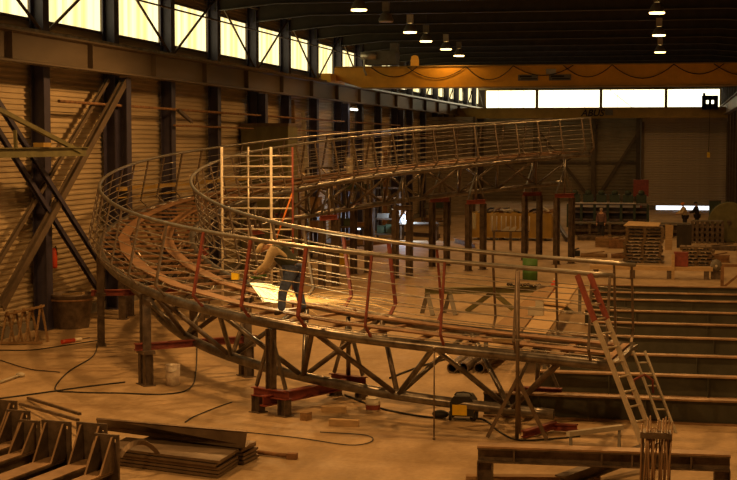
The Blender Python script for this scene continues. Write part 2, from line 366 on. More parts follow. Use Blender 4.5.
tx = D.curves.new('lettering', 'FONT'); tx.body = 'ABUS'; tx.size = .74; tx.offset = .018; tx.extrude = .01; tx.shear = .25
to = D.objects.new('lettering', tx); COL.objects.link(to); bpy.context.view_layer.update()
me = D.meshes.new_from_object(to.evaluated_get(bpy.context.evaluated_depsgraph_get())); D.objects.remove(to); me.materials.clear(); me.materials.append(BLK)
to = link(me, 'lettering', c2, (ony(581, 113, 116.6).x, -.33, -.06)); to.rotation_euler.x = math.pi / 2
to['label'] = 'dark slanted capital letters'
MB().box((ony(609, 113, 116.6).x, -.32, .22), (.6, .02, .45)).obj('small_plate', GRY, c2)
p = ony(710, 102, 116.2)
hb = thing('crane_hoist', 'black crane hoist box with two bright holes before the back window', 'hoist', p)
f = MB(); 
for x0, x1, z0, z1 in ((-.62, -.3, -.55, .45), (-.1, .1, -.55, .45), (.3, .62, -.55, .45), (-.62, .62, .15, .5), (-.62, .62, -.6, -.15)): f.box(((x0 + x1) / 2, 0, (z0 + z1) / 2), (x1 - x0, .6, z1 - z0))
f.box((-.45, 0, .6), (.2, .4, .2)).obj('housing', BLK, hb)
MB().tube([(0, 0, -.5), (-.05, 0, -4)], .02, 5).obj('pendant_cable', BLK, hb)
MB().box((-.05, 0, -4.1), (.22, .15, .4)).obj('pendant_control', YPL, hb)
# ------------------------------------------------------------------ high-bay lamps
BULB = emi('sodium_bulb', (1.0, .66, .22), 9.0); 
def lamp(px, py, lit, label, big=False, k=1.0):
    p = onz(px, py, 10.15); t = thing('high_bay_lamp', label, 'lamp', p, group='high bay lamps')
    MB().lathe((0, 0, 0), [(.30, 0), (.27, .10), (.18, .28), (.09, .36)], 18, cap=False).obj('shade', GRY, t)
    MB().box((0, 0, .55), (.26, .2, .36)).obj('ballast_box', LGRY if big else GRY, t)
    MB().tube([(0, 0, .7), (0, 0, 2.075)], .02, 5).obj('drop_rod', DARK, t)
    MB().lathe((0, 0, .0), [(.27, -.045), (.28, .0), (.24, .03)], 18).obj('glass', BULB if lit else LGRY, t)
    if lit: spot(p + V((0, 0, -.12)), LAMP_W * k)
for a in ((359, 9.5, 1, 'leftmost lit high bay lamp in the dark roof, topmost of its row'), (386, 21, 0, 'unlit grey high bay lamp under the roof'),
          (410, 32, 1, 'lit high bay lamp with pale ballast box, just right of the unlit lamp', 1), (426, 41, 1, 'lit high bay lamp in the middle of the left row, without pale box', 0, .7),
          (446, 49, 1, 'second lit high bay lamp from the lowest of the left row, pale box above', 1, .12), (459, 55.5, 1, 'lowest lit high bay lamp of the left row above the yellow crane'),
          (657, 12.5, 1, 'topmost lit high bay lamp of the right row'), (659, 35, 1, 'middle lit high bay lamp of the right row', 1), (660, 52, 1, 'lowest lit high bay lamp of the right row', 1)): lamp(*a)
p = onx(354, 109.5, -17.2)
t = thing('fluorescent_lamp', 'small white fluorescent lamp glowing below the left girder', 'lamp', p)
MB().box((0, 0, .1), (.1, 1.6, .08)).bar((0, -.6, .1), (-.1, -.6, 7.66 - p.z), .03, .03).bar((0, .6, .1), (-.1, .6, 7.66 - p.z), .03, .03).obj('casing', GRY, t); MB().tube([(0, -.75, 0), (0, .75, 0)], .06, 6).obj('tube', emi('tube_glow', (1, .97, .8), 4), t)

# ================================================================== THE RAMP (a rising, curving tubular footbridge)
CPT = [(-0.923, 27.833, 1.422), (-5.942, 28.546, 1.736), (-10.121, 31.001, 2.092), (-13.235, 35.427, 2.495), (-15.254, 40.94, 2.922), (-15.729, 46.756, 3.389), (-14.476, 52.539, 3.826), (-12.085, 58.064, 4.224), (-8.825, 63.154, 4.592), (-4.81, 67.693, 4.943)]
P_ = np.array(CPT); Q_ = np.vstack([2 * P_[0] - P_[1], P_, 2 * P_[-1] - P_[-2]]); cc = []
for i in range(1, len(Q_) - 2):
    p0, p1, p2, p3 = Q_[i - 1:i + 3]
    for k in range(24):
        t = k / 24; cc.append(.5 * ((2 * p1) + (-p0 + p2) * t + (2 * p0 - 5 * p1 + 4 * p2 - p3) * t * t + (-p0 + 3 * p1 - 3 * p2 + p3) * t ** 3))
cc.append(P_[-1]); cc = np.array(cc); seg = np.linalg.norm(np.diff(cc, axis=0), axis=1); ARC = np.concatenate([[0], np.cumsum(seg)]); RL = ARC[-1]
def rp_(s, off=0.0, dz=0.0):
    """point on the ramp: s metres along the centre line, off towards the outside (+) or inside (-), dz above the chord axis"""
    e = .02; a = V([np.interp(s, ARC, cc[:, k]) for k in range(3)])
    q0 = [np.interp(max(0, s - .4), ARC, cc[:, k]) for k in (0, 1)]; q1 = [np.interp(min(RL, s + .4), ARC, cc[:, k]) for k in (0, 1)]
    T = V((q1[0] - q0[0], q1[1] - q0[1], 0)).normalized(); N = V((-T.y, T.x, 0))
    return a + N * off + V((0, 0, dz))
def rt_(s):
    d = rp_(min(RL, s + .3)) - rp_(max(0, s - .3)); return d.normalized()
def rpath(s0, s1, off, dz, step=.4):
    n = max(2, int((s1 - s0) / step) + 1); return [rp_(s0 + (s1 - s0) * i / (n - 1), off, dz) for i in range(n)]
HW, HR = 1.25, 1.65
ramp = thing('spiral_footbridge', 'rising curved tubular steel footbridge with railings, on trestles in mid hall', 'ramp', (-9, 40, 0))
RO = V((-9, 40, 0))
class RB(MB):
    def obj(s, name, ma, parent=None, **k): s.v = [tuple(V(p) - RO) for p in s.v]; return MB.obj(s, name, ma, parent, **k)
RB().tube(rpath(0, RL, HW, 0), .105, 12).obj('top_chord', STEEL, ramp)
RB().tube(rpath(0, RL, -HW, 0), .105, 12).obj('top_chord', STEEL, ramp)
RB().tube(rpath(1.35, RL - .6, 0, -1.28), .11, 12).obj('bottom_chord', STEEL, ramp)
RB().tube(rpath(0, RL, HW, HR), .045, 8).obj('handrail', RAILM, ramp)
RB().tube(rpath(0, RL, -HW, HR), .045, 8).obj('handrail', RAILM, ramp)
PP = [(0, 0), (.30, .30), (.02, HR - .02)]
def pout(h): return PP[1][0] + (PP[2][0] - PP[1][0]) * (h - .3) / (HR - .32) if h > .3 else h
for side in (1, -1):
    for h in (.16, .34, .54, .74, .94, 1.14, 1.36):
        RB().tube(rpath(.05, RL - .05, side * (HW + pout(h)), h, .5), .011, 5).obj('infill_rod', ROD, ramp)
    # posts
    ss = [.08, .42] ; s_ = 1.85 if side > 0 else 1.55
    while s_ < RL - .3: ss.append(s_); s_ += 1.33
    ss.append(RL - .05)
    for i, s_ in enumerate(ss):
        w = .045 if s_ < 5.5 else .075; c, t = rp_(s_), rt_(s_); t.z = 0; t.normalize()
        pts = [rp_(s_, side * (HW + o), h) for o, h in PP]; N = (rp_(s_, side * 1) - c)
        mb = RB(); mb.sweep([(-w / 2, -.02), (w / 2, -.02), (w / 2, .02), (-w / 2, .02)], pts, [N, N, N])
        red = (side > 0 and 3 <= i <= 7) or (side < 0 and 4 <= i <= 6)
        mb.obj('post', REDP if red else POSTM, ramp)
    # small stub sleeves on the chord
# truss diagonals: from each node on the bottom chord to both top chords
nd = 2.35; k = 0; s_ = 2.2
while s_ < RL - .7:
    b = rp_(s_, 0, -1.28)
    for side in (1, -1):
        for ds in (-nd / 2, nd / 2):
            if 0.05 < s_ + ds < RL: RB().tube([b, rp_(s_ + ds, side * HW, 0)], .055, 8).obj('diagonal', STEEL if (k + (ds > 0)) % 2 else BROWN, ramp)
    s_ += nd; k += 1
# cross bars of the deck and the two flat-bar ribbons that run along it
s_ = .15; k = 0
while s_ < RL:
    a, b = rp_(s_, HW - .06, .06), rp_(s_, -HW + .06, .06)
    RB().bar(a, b, .13, .05).obj('cross_bar', RIBB, ramp); s_ += .9; k += 1
for off in (.62, -.55):
    s_ = .2
    while s_ < RL - .3:
        e = min(s_ + 2.6, RL - .1); a, b = rp_(s_, off, .13), rp_(e, off, .13)
        RB().bar(a, b, .30, .03).obj('deck_ribbon', RIBB, ramp); s_ = e
RB().bar(rp_(.0, HW, .02), rp_(.0, -HW, .02), .1, .1).obj('end_bar', STEEL, ramp)
RB().bar(rp_(RL, HW, .02), rp_(RL, -HW, .02), .1, .1).obj('end_bar', STEEL, ramp)
# ------------------------------------------------------------------ stands that carry the ramp
def stand(s, side, zbar, label, legw=.2, apex=None, blen=1.15, red=True, both=True):
    base = rp_(s, side * HW); zc = base.z - .11; p = V((base.x, base.y, 0)); T = rt_(s); T.z = 0; T.normalize()
    t = thing('support_stand', label, 'stand', p, math.atan2(T.y, T.x), 'stands under the ramp')
    MB().ib((-blen / 2, 0, zbar + .09), (blen / 2, 0, zbar + .09), .18, .18, .02, .015).obj('cross_beam', REDP if red else BROWN, t)
    for x in ((-blen / 2 + .12, blen / 2 - .12) if both else (0,)):
        l = MB().ib((x, 0, .02), (x, 0, zbar), legw, legw, .02, .02, V((1, 0, 0))).obj('leg', BROWN, t)
        MB().box((x, 0, .01), (legw + .08, legw + .08, .02)).obj('foot_plate', BROWN, l)
    za = zbar + .2
    ap = min(zc, za + 1.05) if apex is None else apex
    for x in (-blen / 2 + .08, blen / 2 - .08): MB().bar((x, 0, za), (x * .08, 0, ap - .02), .06, .06, V((0, 1, 0))).obj('strut', STEEL, t)
    (MB().tube([(0, 0, za - .02), (0, 0, zc)], .05, 8) if zbar != .34 else MB().ib((0, 0, za - .02), (0, 0, zc), .16, .16, .02, .02, V((1, 0, 0)))).obj('jack_tube', STEEL if zbar != .34 else BROWN, t)
    return t
def heavy(s, side, zbar, label):
    """post of heavy section straight up to the chord, on a cross beam with two stub legs"""
    base = rp_(s, side * HW); zc = base.z - .1; T = rt_(s); T.z = 0; T.normalize()
    t = thing('support_stand', label, 'stand', (base.x, base.y, 0), math.atan2(T.y, T.x), 'stands under the ramp')
    for x in (-.15, .15):
        l = MB().ib((x, 0, .02), (x, 0, zbar), .14, .2, .02, .02, V((0, 1, 0))).obj('leg', BROWN, t)
        MB().box((x, 0, .01), (.24, .28, .02)).obj('foot_plate', BROWN, l)
    MB().box((0, 0, zbar + .04), (.5, .28, .08)).obj('cap_plate', BROWN, t)
    MB().ib((0, 0, zbar + .08), (0, 0, zc), .2, .2, .02, .02, V((1, 0, 0))).obj('post', BROWN, t)
    return t
def tie(s, z, label, h=.2):
    a, b = rp_(s, HW + .25), rp_(s, -HW - .25); a.z = b.z = z
    c = (a + b) / 2; t = MB().ib(a - c, b - c, .16, h).obj('tie_beam', REDP, None, loc=c); tag(t, label, 'beam')
def sat(x, y, off):   # arc position whose stand foot shows nearest to a floor pixel
    q = onz(x, y, 0); return min((((rp_(s, off) - q).xy.length, s) for s in np.linspace(0, RL, 400)))[1]
sA = sat(252, 419, HW); sB = sat(128, 386, HW); sC = sat(103, 345, HW)
stand(sA, 1, .34, 'low stand with red bar under the outer edge, just left of the wood blocks', blen=.95)
stand(sA, -1, .30, 'low stand with red bar under the inner edge beside the red-banded bucket', blen=.95)
heavy(sB, 1, .72, 'heavy steel stand on twin stubs beside the paint tin, outer edge')
heavy(sB, -1, .72, 'heavy steel stand under the inner edge behind the paint tin')
heavy(sC, 1, 1.35, 'tall heavy steel stand nearest the hall wall by the left curve')
heavy(sC, -1, 1.4, 'tall heavy steel stand under the inner edge at the left curve')
tie(sA, .3, 'red painted tie beam low between the two front left stands', .22)
tie(sB, .88, 'red painted tie beam between the heavy stands near the paint tin', .16)
tie(sC, 1.43, 'red painted tie beam between the tall stands at the left curve', .16)
for s_, z, la in ((23, 2.0, 'the hall wall, first'), (29, 2.3, 'the scaffold frame'), (34.5, 2.55, 'the second window column'), (39.5, 2.75, 'the welder at work'), (44.3, 2.85, 'the yellow scrap bin left end'), (49.8, 3.0, 'the high far end of the ramp')):
    stand(s_, -1, z, 'tall red-topped stand, inner edge of the ramp near ' + la, legw=.22, red=la != 'the welder at work')
    stand(s_ + .3, 1, z, 'tall red-topped stand, outer edge of the ramp near ' + la, legw=.22)
# prop under the near end
p = onz(517, 440)
t = thing('prop_stand', 'thin steel prop with two splayed feet before the near end of the ramp', 'stand', p)
MB().tube([(0, 0, 0), (0, 0, 3.13)], .035, 8).obj('pole', POSTM, t)
for x, y in ((-.55, .0), (.55, .0), (0, .5)): MB().bar((x, y, .03), (0, 0, 1.15), .07, .05, V((0, 1, 0))).obj('leg', POSTM, t)
MB().ib((.1, .15, .08), (.62, .9, .14), .12, .13).ib((.62, .9, .1), (1.05, .8, .12), .12, .13).obj('foot_beam', REDP, t)
p = onz(434, 440); o = MB().tube([(0, 0, 0), (0, 0, 1.7)], .014, 6).ball((0, 0, 1.7), .04).ball((0, 0, .03), .03).obj('plumb_rod', POSTM, None, loc=p); tag(o, 'thin upright rod under the near side of the ramp', 'rod')
s_ = sat(540, 425, 0); 
stand(1.9, -1, .35, 'low red-barred stand under the inner edge at the near end of the ramp', blen=1.0)
# ------------------------------------------------------------------ scaffold frame inside the curve
def L2(px, py, z): return onz(px, py, z)
sx = ony(222, 200, 44.5); W_ = ony(291, 200, 44.5).x - sx.x
t = thing('scaffold_frame', 'tall white scaffold frame with many rungs inside the curve', 'scaffold', (sx.x, 44.5, 0))
ht = ony(222, 147, 44.5).z; x1 = ony(271, 150, 44.5).x - sx.x
for x, y, ma in ((0, 0, WHT), (x1, 0, WHT), (W_, .2, REDP), (.4, 1.6, ALU)): MB().tube([(x, y, 0), (x, y, ht)], .045 if ma is WHT else .035, 8).obj('upright', ma, t)
for k in range(13):
    z = ht - .28 - k * .335
    if z < .3: break
    MB().tube([(0, 0, z), (x1, 0, z), (W_, .2, z)], .028, 6).obj('rung', WHT if k % 3 else ALU, t)
MB().tube([(x1, 0, 2.0), (W_, .2, 3.9)], .03, 6).obj('brace', ORG, t)
# ------------------------------------------------------------------ ladders, rod bundle and trestles at right
def ladder(p0, p1, side, n, ma, label, red=None):
    d = p1 - p0; t = thing('ladder', label, 'ladder', p0)
    up = d.cross(side).normalized()
    for k in (0, 1):
        MB().bar(side * k, d + side * k, .035, .09, up).obj('side_rail', ma, t)
        if red: MB().bar(side * k + d * red, d * 1.01 + side * k, .045, .10, up).obj('red_rail_cover', REDP, t)
    for i in range(1, n): MB().tube([d * i / n, d * i / n + side], .018, 6).obj('rung', ma, t)
    return t
b = onz(651, 468, .0); top = ony(578, 277, b.y + 1.2)
ladder(b, top, V((.20, .28, 0)), 13, ALU, 'long aluminium ladder with red upper part leaning on the ramp end', red=.76)
b = onz(664, 433, .0); top = ony(633, 351, b.y + .35)
ladder(b, top, V((.22, .05, 0)), 7, LGRY, 'short grey step ladder with red straps right of the aluminium ladder')
q = b + (top - b) * .62 + V((.0, -.05, 0))
o = MB().tube([q + V((-.22, 0, -.25)) - q, V((-.2, -.05, .05)), V((.0, -.05, .16)), V((.15, 0, .05)), V((.16, 0, -.2))], .025, 6).obj('red_strap', REDP, None, loc=q); tag(o, 'looped red strap hung on the short grey ladder', 'strap')
# bundle of rods standing upright, clamped by a collar
bp = onz(655, 505, 0); tz = 1.22
cl = thing('rod_clamp', 'dark clamp collar holding the upright rods at the lower right', 'clamp', (bp.x, bp.y, 0))
MB().box((0, 0, tz - .13), (.46, .30, .09)).obj('collar', BROWN, cl)
for x in (-.2, .2): MB().box((x, .12, (tz - .16) / 2), (.05, .05, tz - .16)).obj('leg', BROWN, cl)
rg = random.Random(3)
for i in range(18):
    x = -.22 + .025 * i + rg.uniform(-.012, .012); y = rg.choice([-.1, -.05, 0, .06]); h = tz + rg.uniform(-.04, .14)
    o = MB().tube([(0, 0, 0), (rg.uniform(-.09, .09), 0, h)], .014, 6).obj('steel_rod', FLANGE, None, loc=(bp.x + x, bp.y + y, 0))
    tag(o, 'thin rusty rod standing in the upright bundle at the lower right', 'rod', 'rods in the upright bundle')
# foreground trestle beam
a = onz(478, 482, 0); a = V((onz(480, 500, 0).x, onz(480, 500, 0).y, 0)); zt = .62
A, B = onz(478, 446, zt), onz(730, 455, zt); A.z = B.z = zt
t = thing('trestle', 'low rusty steel trestle beam on two legs at the lower right edge', 'trestle', A)
d = B - A; n_ = d.normalized()
MB().ib(V((0, 0, -.12)), d - V((0, 0, .12)), .28, .24, .025, .02).obj('beam', BROWN, t)
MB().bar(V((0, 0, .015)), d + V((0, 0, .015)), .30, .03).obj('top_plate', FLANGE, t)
for f in (.03, .97): MB().ib(d * f + V((0, 0, -.24)), d * f + V((0, 0, -zt)), .2, .25, .02, .02, n_).obj('leg', BROWN, t)
for f in (.15, .5, .62, .85): MB().box(d * f + V((0, 0, -.12)), (.03, .26, .2)).obj('stiffener', BROWN, t)
A, B = onz(528, 472, .1), onz(640, 430, .1)
o = MB().ib((0, 0, 0), onz(655, 447, .32) - onz(560, 482, .1), .2, .2).obj('steel_beam', BROWN, None, loc=onz(560, 482, .12)); tag(o, 'short brown steel beam leaning behind the foreground trestle', 'beam')
A, B = onz(466, 478, .05), onz(600, 479, .05); o = MB().bar((0, 0, 0), B - A, .2, .1).obj('timber', WOODO, None, loc=A); tag(o, 'flat old timber on the floor at the bottom edge', 'timber')
A = onz(568, 434, .45); B = onz(622, 427, .45)
t = thing('saw_horse', 'small grey steel saw horse under the near end of the ramp', 'trestle', (A.x, A.y, 0)); d = B - A; d.z = 0
MB().bar((0, 0, .45), d + V((0, 0, .45)), .1, .08).obj('top_bar', LGRY, t)
for f in (0.05, .95):
    for y in (-.2, .2): MB().bar(d * f + V((0, y, 0)), d * f + V((0, 0, .43)), .05, .05).obj('leg', GRY, t)
# ------------------------------------------------------------------ long steel girders lying across the right side
for i, (y, x0) in enumerate(((391, 484), (370, 540), (351, 560), (334, 572), (321, 590), (309, 585), (298, 590), (291, 590), (284, 592))):
    a = onz(x0, y, .5); nm = ['nearest', 'second nearest', 'third nearest', 'fourth from the front', 'middle', 'fourth from the back', 'third from the back', 'second from the back', 'furthest'][i]
    t = thing('long_girder', 'long grey girder lying on the floor at right, %s of the row' % nm, 'girder', (a.x, a.y, 0), group='girders lying at the right')
    x1 = 3.85 - a.x - .1 * (i % 3)
    MB().box((x1 / 2, 0, .25), (x1, .03, .42)).obj('web', WEB, t)
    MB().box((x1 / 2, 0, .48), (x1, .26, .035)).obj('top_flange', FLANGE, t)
    MB().box((x1 / 2, 0, .02), (x1, .26, .035)).obj('bottom_flange', FLANGE, t)
    k = 1.1 + (i % 2) * .4
    while k < x1:
        for yy in (-.07, .07): MB().box((k, yy, .25), (.02, .11, .42)).obj('stiffener', WEB, t)
        k += 2.1

# ================================================================== FOREGROUND LEFT: base-plated beams, plates
u = (onz(88, 462, .4) - onz(41, 480, .4)).normalized(); side = V((u.y, -u.x, 0))   # u points away along the beams
def holed(mb, c, ux, w, h, th):   # end plate w x h with a hole near each corner, built of strips around the holes
    n = V((-ux.y, ux.x, 0)); q = .05
    xs_ = [-w / 2, -w / 2 + .05, -w / 2 + .05 + q, w / 2 - .05 - q, w / 2 - .05, w / 2]; zs_ = [0, .07, .07 + q, h - .07 - q, h - .07, h]
    for i in range(5):
        for j in range(5):
            if i in (1, 3) and j in (1, 3): continue
            p = [c + ux * a + V((0, 0, b)) for a, b in ((xs_[i], zs_[j]), (xs_[i + 1], zs_[j]), (xs_[i + 1], zs_[j + 1]), (xs_[i], zs_[j + 1]))]
            mb.prism([v - n * th / 2 for v in p], n * th)
def column_base(px, py, zt, hb, w, label, long=4.5):
    """px, py: the top right corner of the end plate; zt plate top height"""
    e = onz(px, py, zt); c = V((e.x, e.y, 0)) - side * (w / 2)
    t = thing('base_plated_column', label, 'column', c)
    z0 = .04
    mb = MB(); mb.ib(-u * long + V((0, 0, z0 + hb / 2)), V((0, 0, z0 + hb / 2)), w * .62, hb, .03, .025); mb.obj('column_shaft', BROWN, t)
    mb = MB(); mb.bar(-u * long + V((0, 0, z0 + hb + .012)), V((0, 0, z0 + hb + .012)), w * .60, .02); mb.obj('painted_lit_flange', FLANGE, t)  # lighter strip over the shaft paints its lit top flange
    mb = MB(); holed(mb, V((0, 0, z0)), side, w, zt - z0, .035); mb.obj('end_plate', BROWN, t)
    for k in (-.30, .30):
        a = side * (w * k); top = zt - .03
        mb = MB(); mb.prism([a + V((0, 0, z0 + hb + .02)) - side * .012, a - u * .42 + V((0, 0, z0 + hb + .02)) - side * .012, a - u * .06 + V((0, 0, top)) - side * .012, a + V((0, 0, top)) - side * .012], side * .024); gs = mb.obj('gusset', BROWN, t)
        MB().bar(a - u * .43 + V((0, 0, z0 + hb + .02)), a - u * .07 + V((0, 0, top)), .03, .012, -u).obj('painted_lit_edge', FLANGE, gs)  # thin paler bar paints the light along the gusset's sloping edge
    return t
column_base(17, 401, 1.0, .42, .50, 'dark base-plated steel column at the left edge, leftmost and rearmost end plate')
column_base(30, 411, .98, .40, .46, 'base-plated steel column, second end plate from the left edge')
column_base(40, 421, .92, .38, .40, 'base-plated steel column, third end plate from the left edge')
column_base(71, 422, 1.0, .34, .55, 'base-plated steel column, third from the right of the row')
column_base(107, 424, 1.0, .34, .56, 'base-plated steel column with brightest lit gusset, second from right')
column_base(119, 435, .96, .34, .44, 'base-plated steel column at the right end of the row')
# stacked plates
def plate(pts, z, th, label, ma=PLATE, group='steel plates stacked on the floor', nm='steel_plate'):
    P = [onz(x, y, z) for x, y in pts]; c = sum(P, V((0, 0, 0))) / len(P)
    o = MB().prism([p - c for p in P], (0, 0, -th)).obj(nm, ma, None, loc=c); return tag(o, label, 'plate' if nm == 'steel_plate' else 'timber', group)
names = ['lowest', 'second from the floor', 'middle', 'second from the top', 'top']
rr = random.Random(5)
def stackp(pts, zt, n, th, fmt):
    for k in range(n):
        P = [onz(x, y, zt) for x, y in pts]; c = sum(P, V((0, 0, 0))) / len(P); j = V((rr.uniform(-.03, .03), rr.uniform(-.03, .03), 0)); c.z = 0
        z = zt * (k + 1) / n; P = [V((p.x, p.y, 0)) - c for p in P]
        o = MB().prism([p + V((0, 0, -th)) for p in P], (0, 0, th)).obj('steel_plate', PLATE, None, loc=c + j + V((0, 0, z))); tag(o, fmt % names[k], 'plate', 'steel plates stacked on the floor')
stackp([(105, 447), (217, 461), (237, 449), (125, 437)], .30, 5, .045, 'thick steel plate, %s of the front floor stack')
stackp([(140, 440), (243, 450), (258, 443), (158, 434)], .26, 4, .045, 'thick steel plate, %s of the rear floor stack at right')
A, B = onz(96, 419, .62), onz(247, 432, .60); C2, D2 = onz(245, 447, .34), onz(98, 428, .34)
o = MB().prism([p - A for p in (A, B, C2, D2)], (0, .03, .02)).prism([p - A for p in (D2, C2, C2 + V((.05, .5, 0)), D2 + V((.05, .5, 0)))], (0, 0, -.03)).obj('steel_angle', PLATE, None, loc=A); tag(o, 'wide rusty steel angle lying on top of the plate stacks', 'angle')
a = onz(165, 469, .02); b_ = onz(120, 457, .30); pts = []
for i in range(13):
    t_ = i / 12; pts.append((a * (1 - t_) + b_ * t_) + V((0, 0, (.30 + .1 * (1 - t_)) * math.sin(math.pi * t_) ** .7)) - a)
o = MB().sweep([(-.045, -.006), (.045, -.006), (.045, .006), (-.045, .006)], pts, V((.3, .9, 0))).obj('steel_strap', PLATE, None, loc=a); tag(o, 'bent steel strap arching over the front plate stack', 'strap')
for (x0, y0, x1, y1), la in (((28, 398, 80, 414), 'long thin steel bar, upper of two pointing at the plates'), ((20, 404, 78, 420), 'long thin steel bar, lower of two pointing at the plates')):
    A = onz(x0, y0, .05); B = onz(x1, y1, .3); o = MB().bar((0, 0, 0), B - A, .06, .05).obj('steel_bar', BROWN, None, loc=A); tag(o, la, 'bar')
A = onz(258, 452, .05); o = MB().tube([(0, 0, 0), onz(290, 456, .05) - A], .04, 6).box(onz(292, 456, .05) - A, (.18, .14, .1)).obj('steel_offcut', RUST, None, loc=A); tag(o, 'long rusty offcut on the floor right of the plates', 'offcut')
# wood blocks
for (x, y, l, h, r, ma), la in (((334, 412, .5, .12, .12, WOOD), 'pale wood block, rear of the three beneath the ramp'), ((344, 426, .58, .13, .03, WOOD), 'pale wood block, front and longest of the three'),
    ((306, 420, .2, .16, 1.3, WOODO), 'small dark wood block left of the two pale ones'), ((505, 345.5, .34, .06, .2, WOOD), None)):
    if la is None: continue
    p = onz(x, y, 0); o = MB().box((0, 0, h / 2), (l, .16, h)).obj('wood_block', ma, None, loc=p); o.rotation_euler.z = r; tag(o, la, 'block')
# paint tin, buckets
def tin(px, py, r, h, ma, label, name='paint_tin', z=0, band=None, cat='tin', handle=True):
    p = onz(px, py, z); t = thing(name, label, cat, p)
    MB().lathe((0, 0, 0), [(r * .94, 0), (r, h * .5), (r, h), (r * .9, h), (r * .86, h * .9)], 18).obj('body', ma, t)
    if band: MB().lathe((0, 0, 0), [(r * 1.01, h * .15), (r * 1.02, h * .5)], 18, False).obj('band', band, t)
    MB().lathe((0, 0, 0), [(r * 1.04, h * .96), (r * 1.04, h)], 18, False).obj('rim', ma, t)
    if handle: MB().tube([(r * math.cos(a), -r * .3 * math.sin(a) - r * .9 * (math.sin(a) > 0), h * .85 - r * .5 * math.sin(a)) for a in [math.pi * i / 8 for i in range(9)]], .006, 4).obj('handle', ALU, t)
    return t
TIN = mat('spattered_tin', (.85, .80, .70), .5, 0, .5, 9, .1, c2=(.55, .42, .34))
tin(173, 385, .16, .47, TIN, 'tall paint-spattered tin on the floor beside the heavy stand')
tin(373, 411, .15, .28, WHT, 'white plastic bucket with a red band under the ramp', 'bucket', band=REDP, cat='bucket')
c_ = rp_(38.2, -.9); q = ony(349, 171, c_.y)
# (white pails standing on the far deck)
def deck_at(x, y):
    best = min(((rp_(s, o, .17) , s, o) for s in np.linspace(1, RL - 1, 300) for o in (-.9, -.5, 0, .5, .9)), key=lambda k: abs((lambda v: (v.dot(RT) / v.dot(FW) * F + CX - x))(k[0] - CP)) + abs((lambda v: (-v.dot(UP) / v.dot(FW) * F + CY - y))(k[0] - CP)))
    return best[0]
q = deck_at(349, 173)
t = thing('bucket', 'pair of stacked white buckets standing on the far part of the ramp', 'bucket', q)
MB().lathe((0, 0, 0), [(.12, 0), (.15, .3), (.155, .31)], 16).obj('lower_bucket', WHT, t); MB().lathe((0, 0, .2), [(.13, .14), (.155, .42), (.165, .43), (.14, .43)], 16).obj('upper_bucket', WHT, t)
# barrels, bottle
def drum(p, r, h, ma, label, name='drum'):
    t = thing(name, label, 'drum', p)
    MB().lathe((0, 0, 0), [(r, 0), (r, h * .33), (r * 1.03, h * .34), (r, h * .36), (r, h * .66), (r * 1.03, h * .67), (r, h * .69), (r, h), (r * .95, h), (r * .94, h * .97)], 20).obj('shell', ma, t)
    MB().lathe((r * .5, 0, h * .97), [(.04, 0), (.04, .03)], 8).obj('bung', BLK, t); return t
drum(onz(530, 280), .30, .92, GRN, 'bright green oil drum behind the ramp railing')
p = onz(554, 295, .5); 
t = thing('gas_bottle', 'small red gas bottle standing by the planks near the ladder top', 'bottle', onz(554, 300, 0.5))
MB().lathe((0, 0, 0), [(.09, 0), (.1, .03), (.1, .5), (.05, .6), (.03, .62)], 14).obj('body', mat('red_paint', (.55, .06, .02), .4, 0, .2, 5, .03), t); MB().lathe((0, 0, .6), [(.025, 0), (.025, .1)], 8).obj('valve', ALU, t)
# planks and blocks on the landing platform behind the near end
zp = 1.0
for k, (pts, la) in enumerate((([(560, 283), (580, 283), (545, 335), (520, 335)], 'long worn plank running to the ramp, right of two'), ([(536, 290), (557, 284), (518, 335), (486, 333)], 'long worn plank running to the ramp, left of two'))):
    plate(pts, zp, .06, la, WOODO if k else WOOD, 'planks behind the near end of the ramp', 'plank')
plate([(544, 299), (571, 301), (566, 305), (540, 302)], zp + .1, .05, 'short pale board lying across the two long planks', WOOD, 'planks behind the near end of the ramp', 'plank')
plate([(486, 329), (516, 329), (518, 334), (482, 334)], zp + .02, .05, 'short pale board across the near end of the planks', WOOD, 'planks behind the near end of the ramp', 'plank')
t = thing('plank_support', 'dark steel support frame carrying the planks behind the ramp end', 'frame', (0, 0, 0))
for pts in (((486, 331), (545, 333)), ((538, 288), (580, 285))):
    a, b = [onz(x, y, zp - .12) for x, y in pts]; MB().bar(a, b, .12, .12).obj('cross_beam', GRY, t)
    for q in (a, b): MB().bar(q, V((q.x, q.y, 0)), .1, .1, V((1, 0, 0))).obj('leg', GRY, t)
p = onz(536, 315, zp); t = thing('concrete_block', 'pale grey stepped block lying on the planks', 'block', p)
MB().box((0, 0, .1), (.4, .3, .2)).obj('lower_slab', LGRY, t); MB().box((.08, .12, .28), (.2, .2, .16)).obj('upper_slab', LGRY, t)
q = deck_at(506, 345); o = MB().prism([(-.22, -.05, 0), (.22, -.08, 0), (.26, .02, 0), (-.02, .1, 0), (-.2, .06, 0)], (0, 0, .07)).obj('wood_wedge', WOOD, None, loc=q); tag(o, 'pale wooden wedge lying on the near edge of the ramp deck', 'wedge')
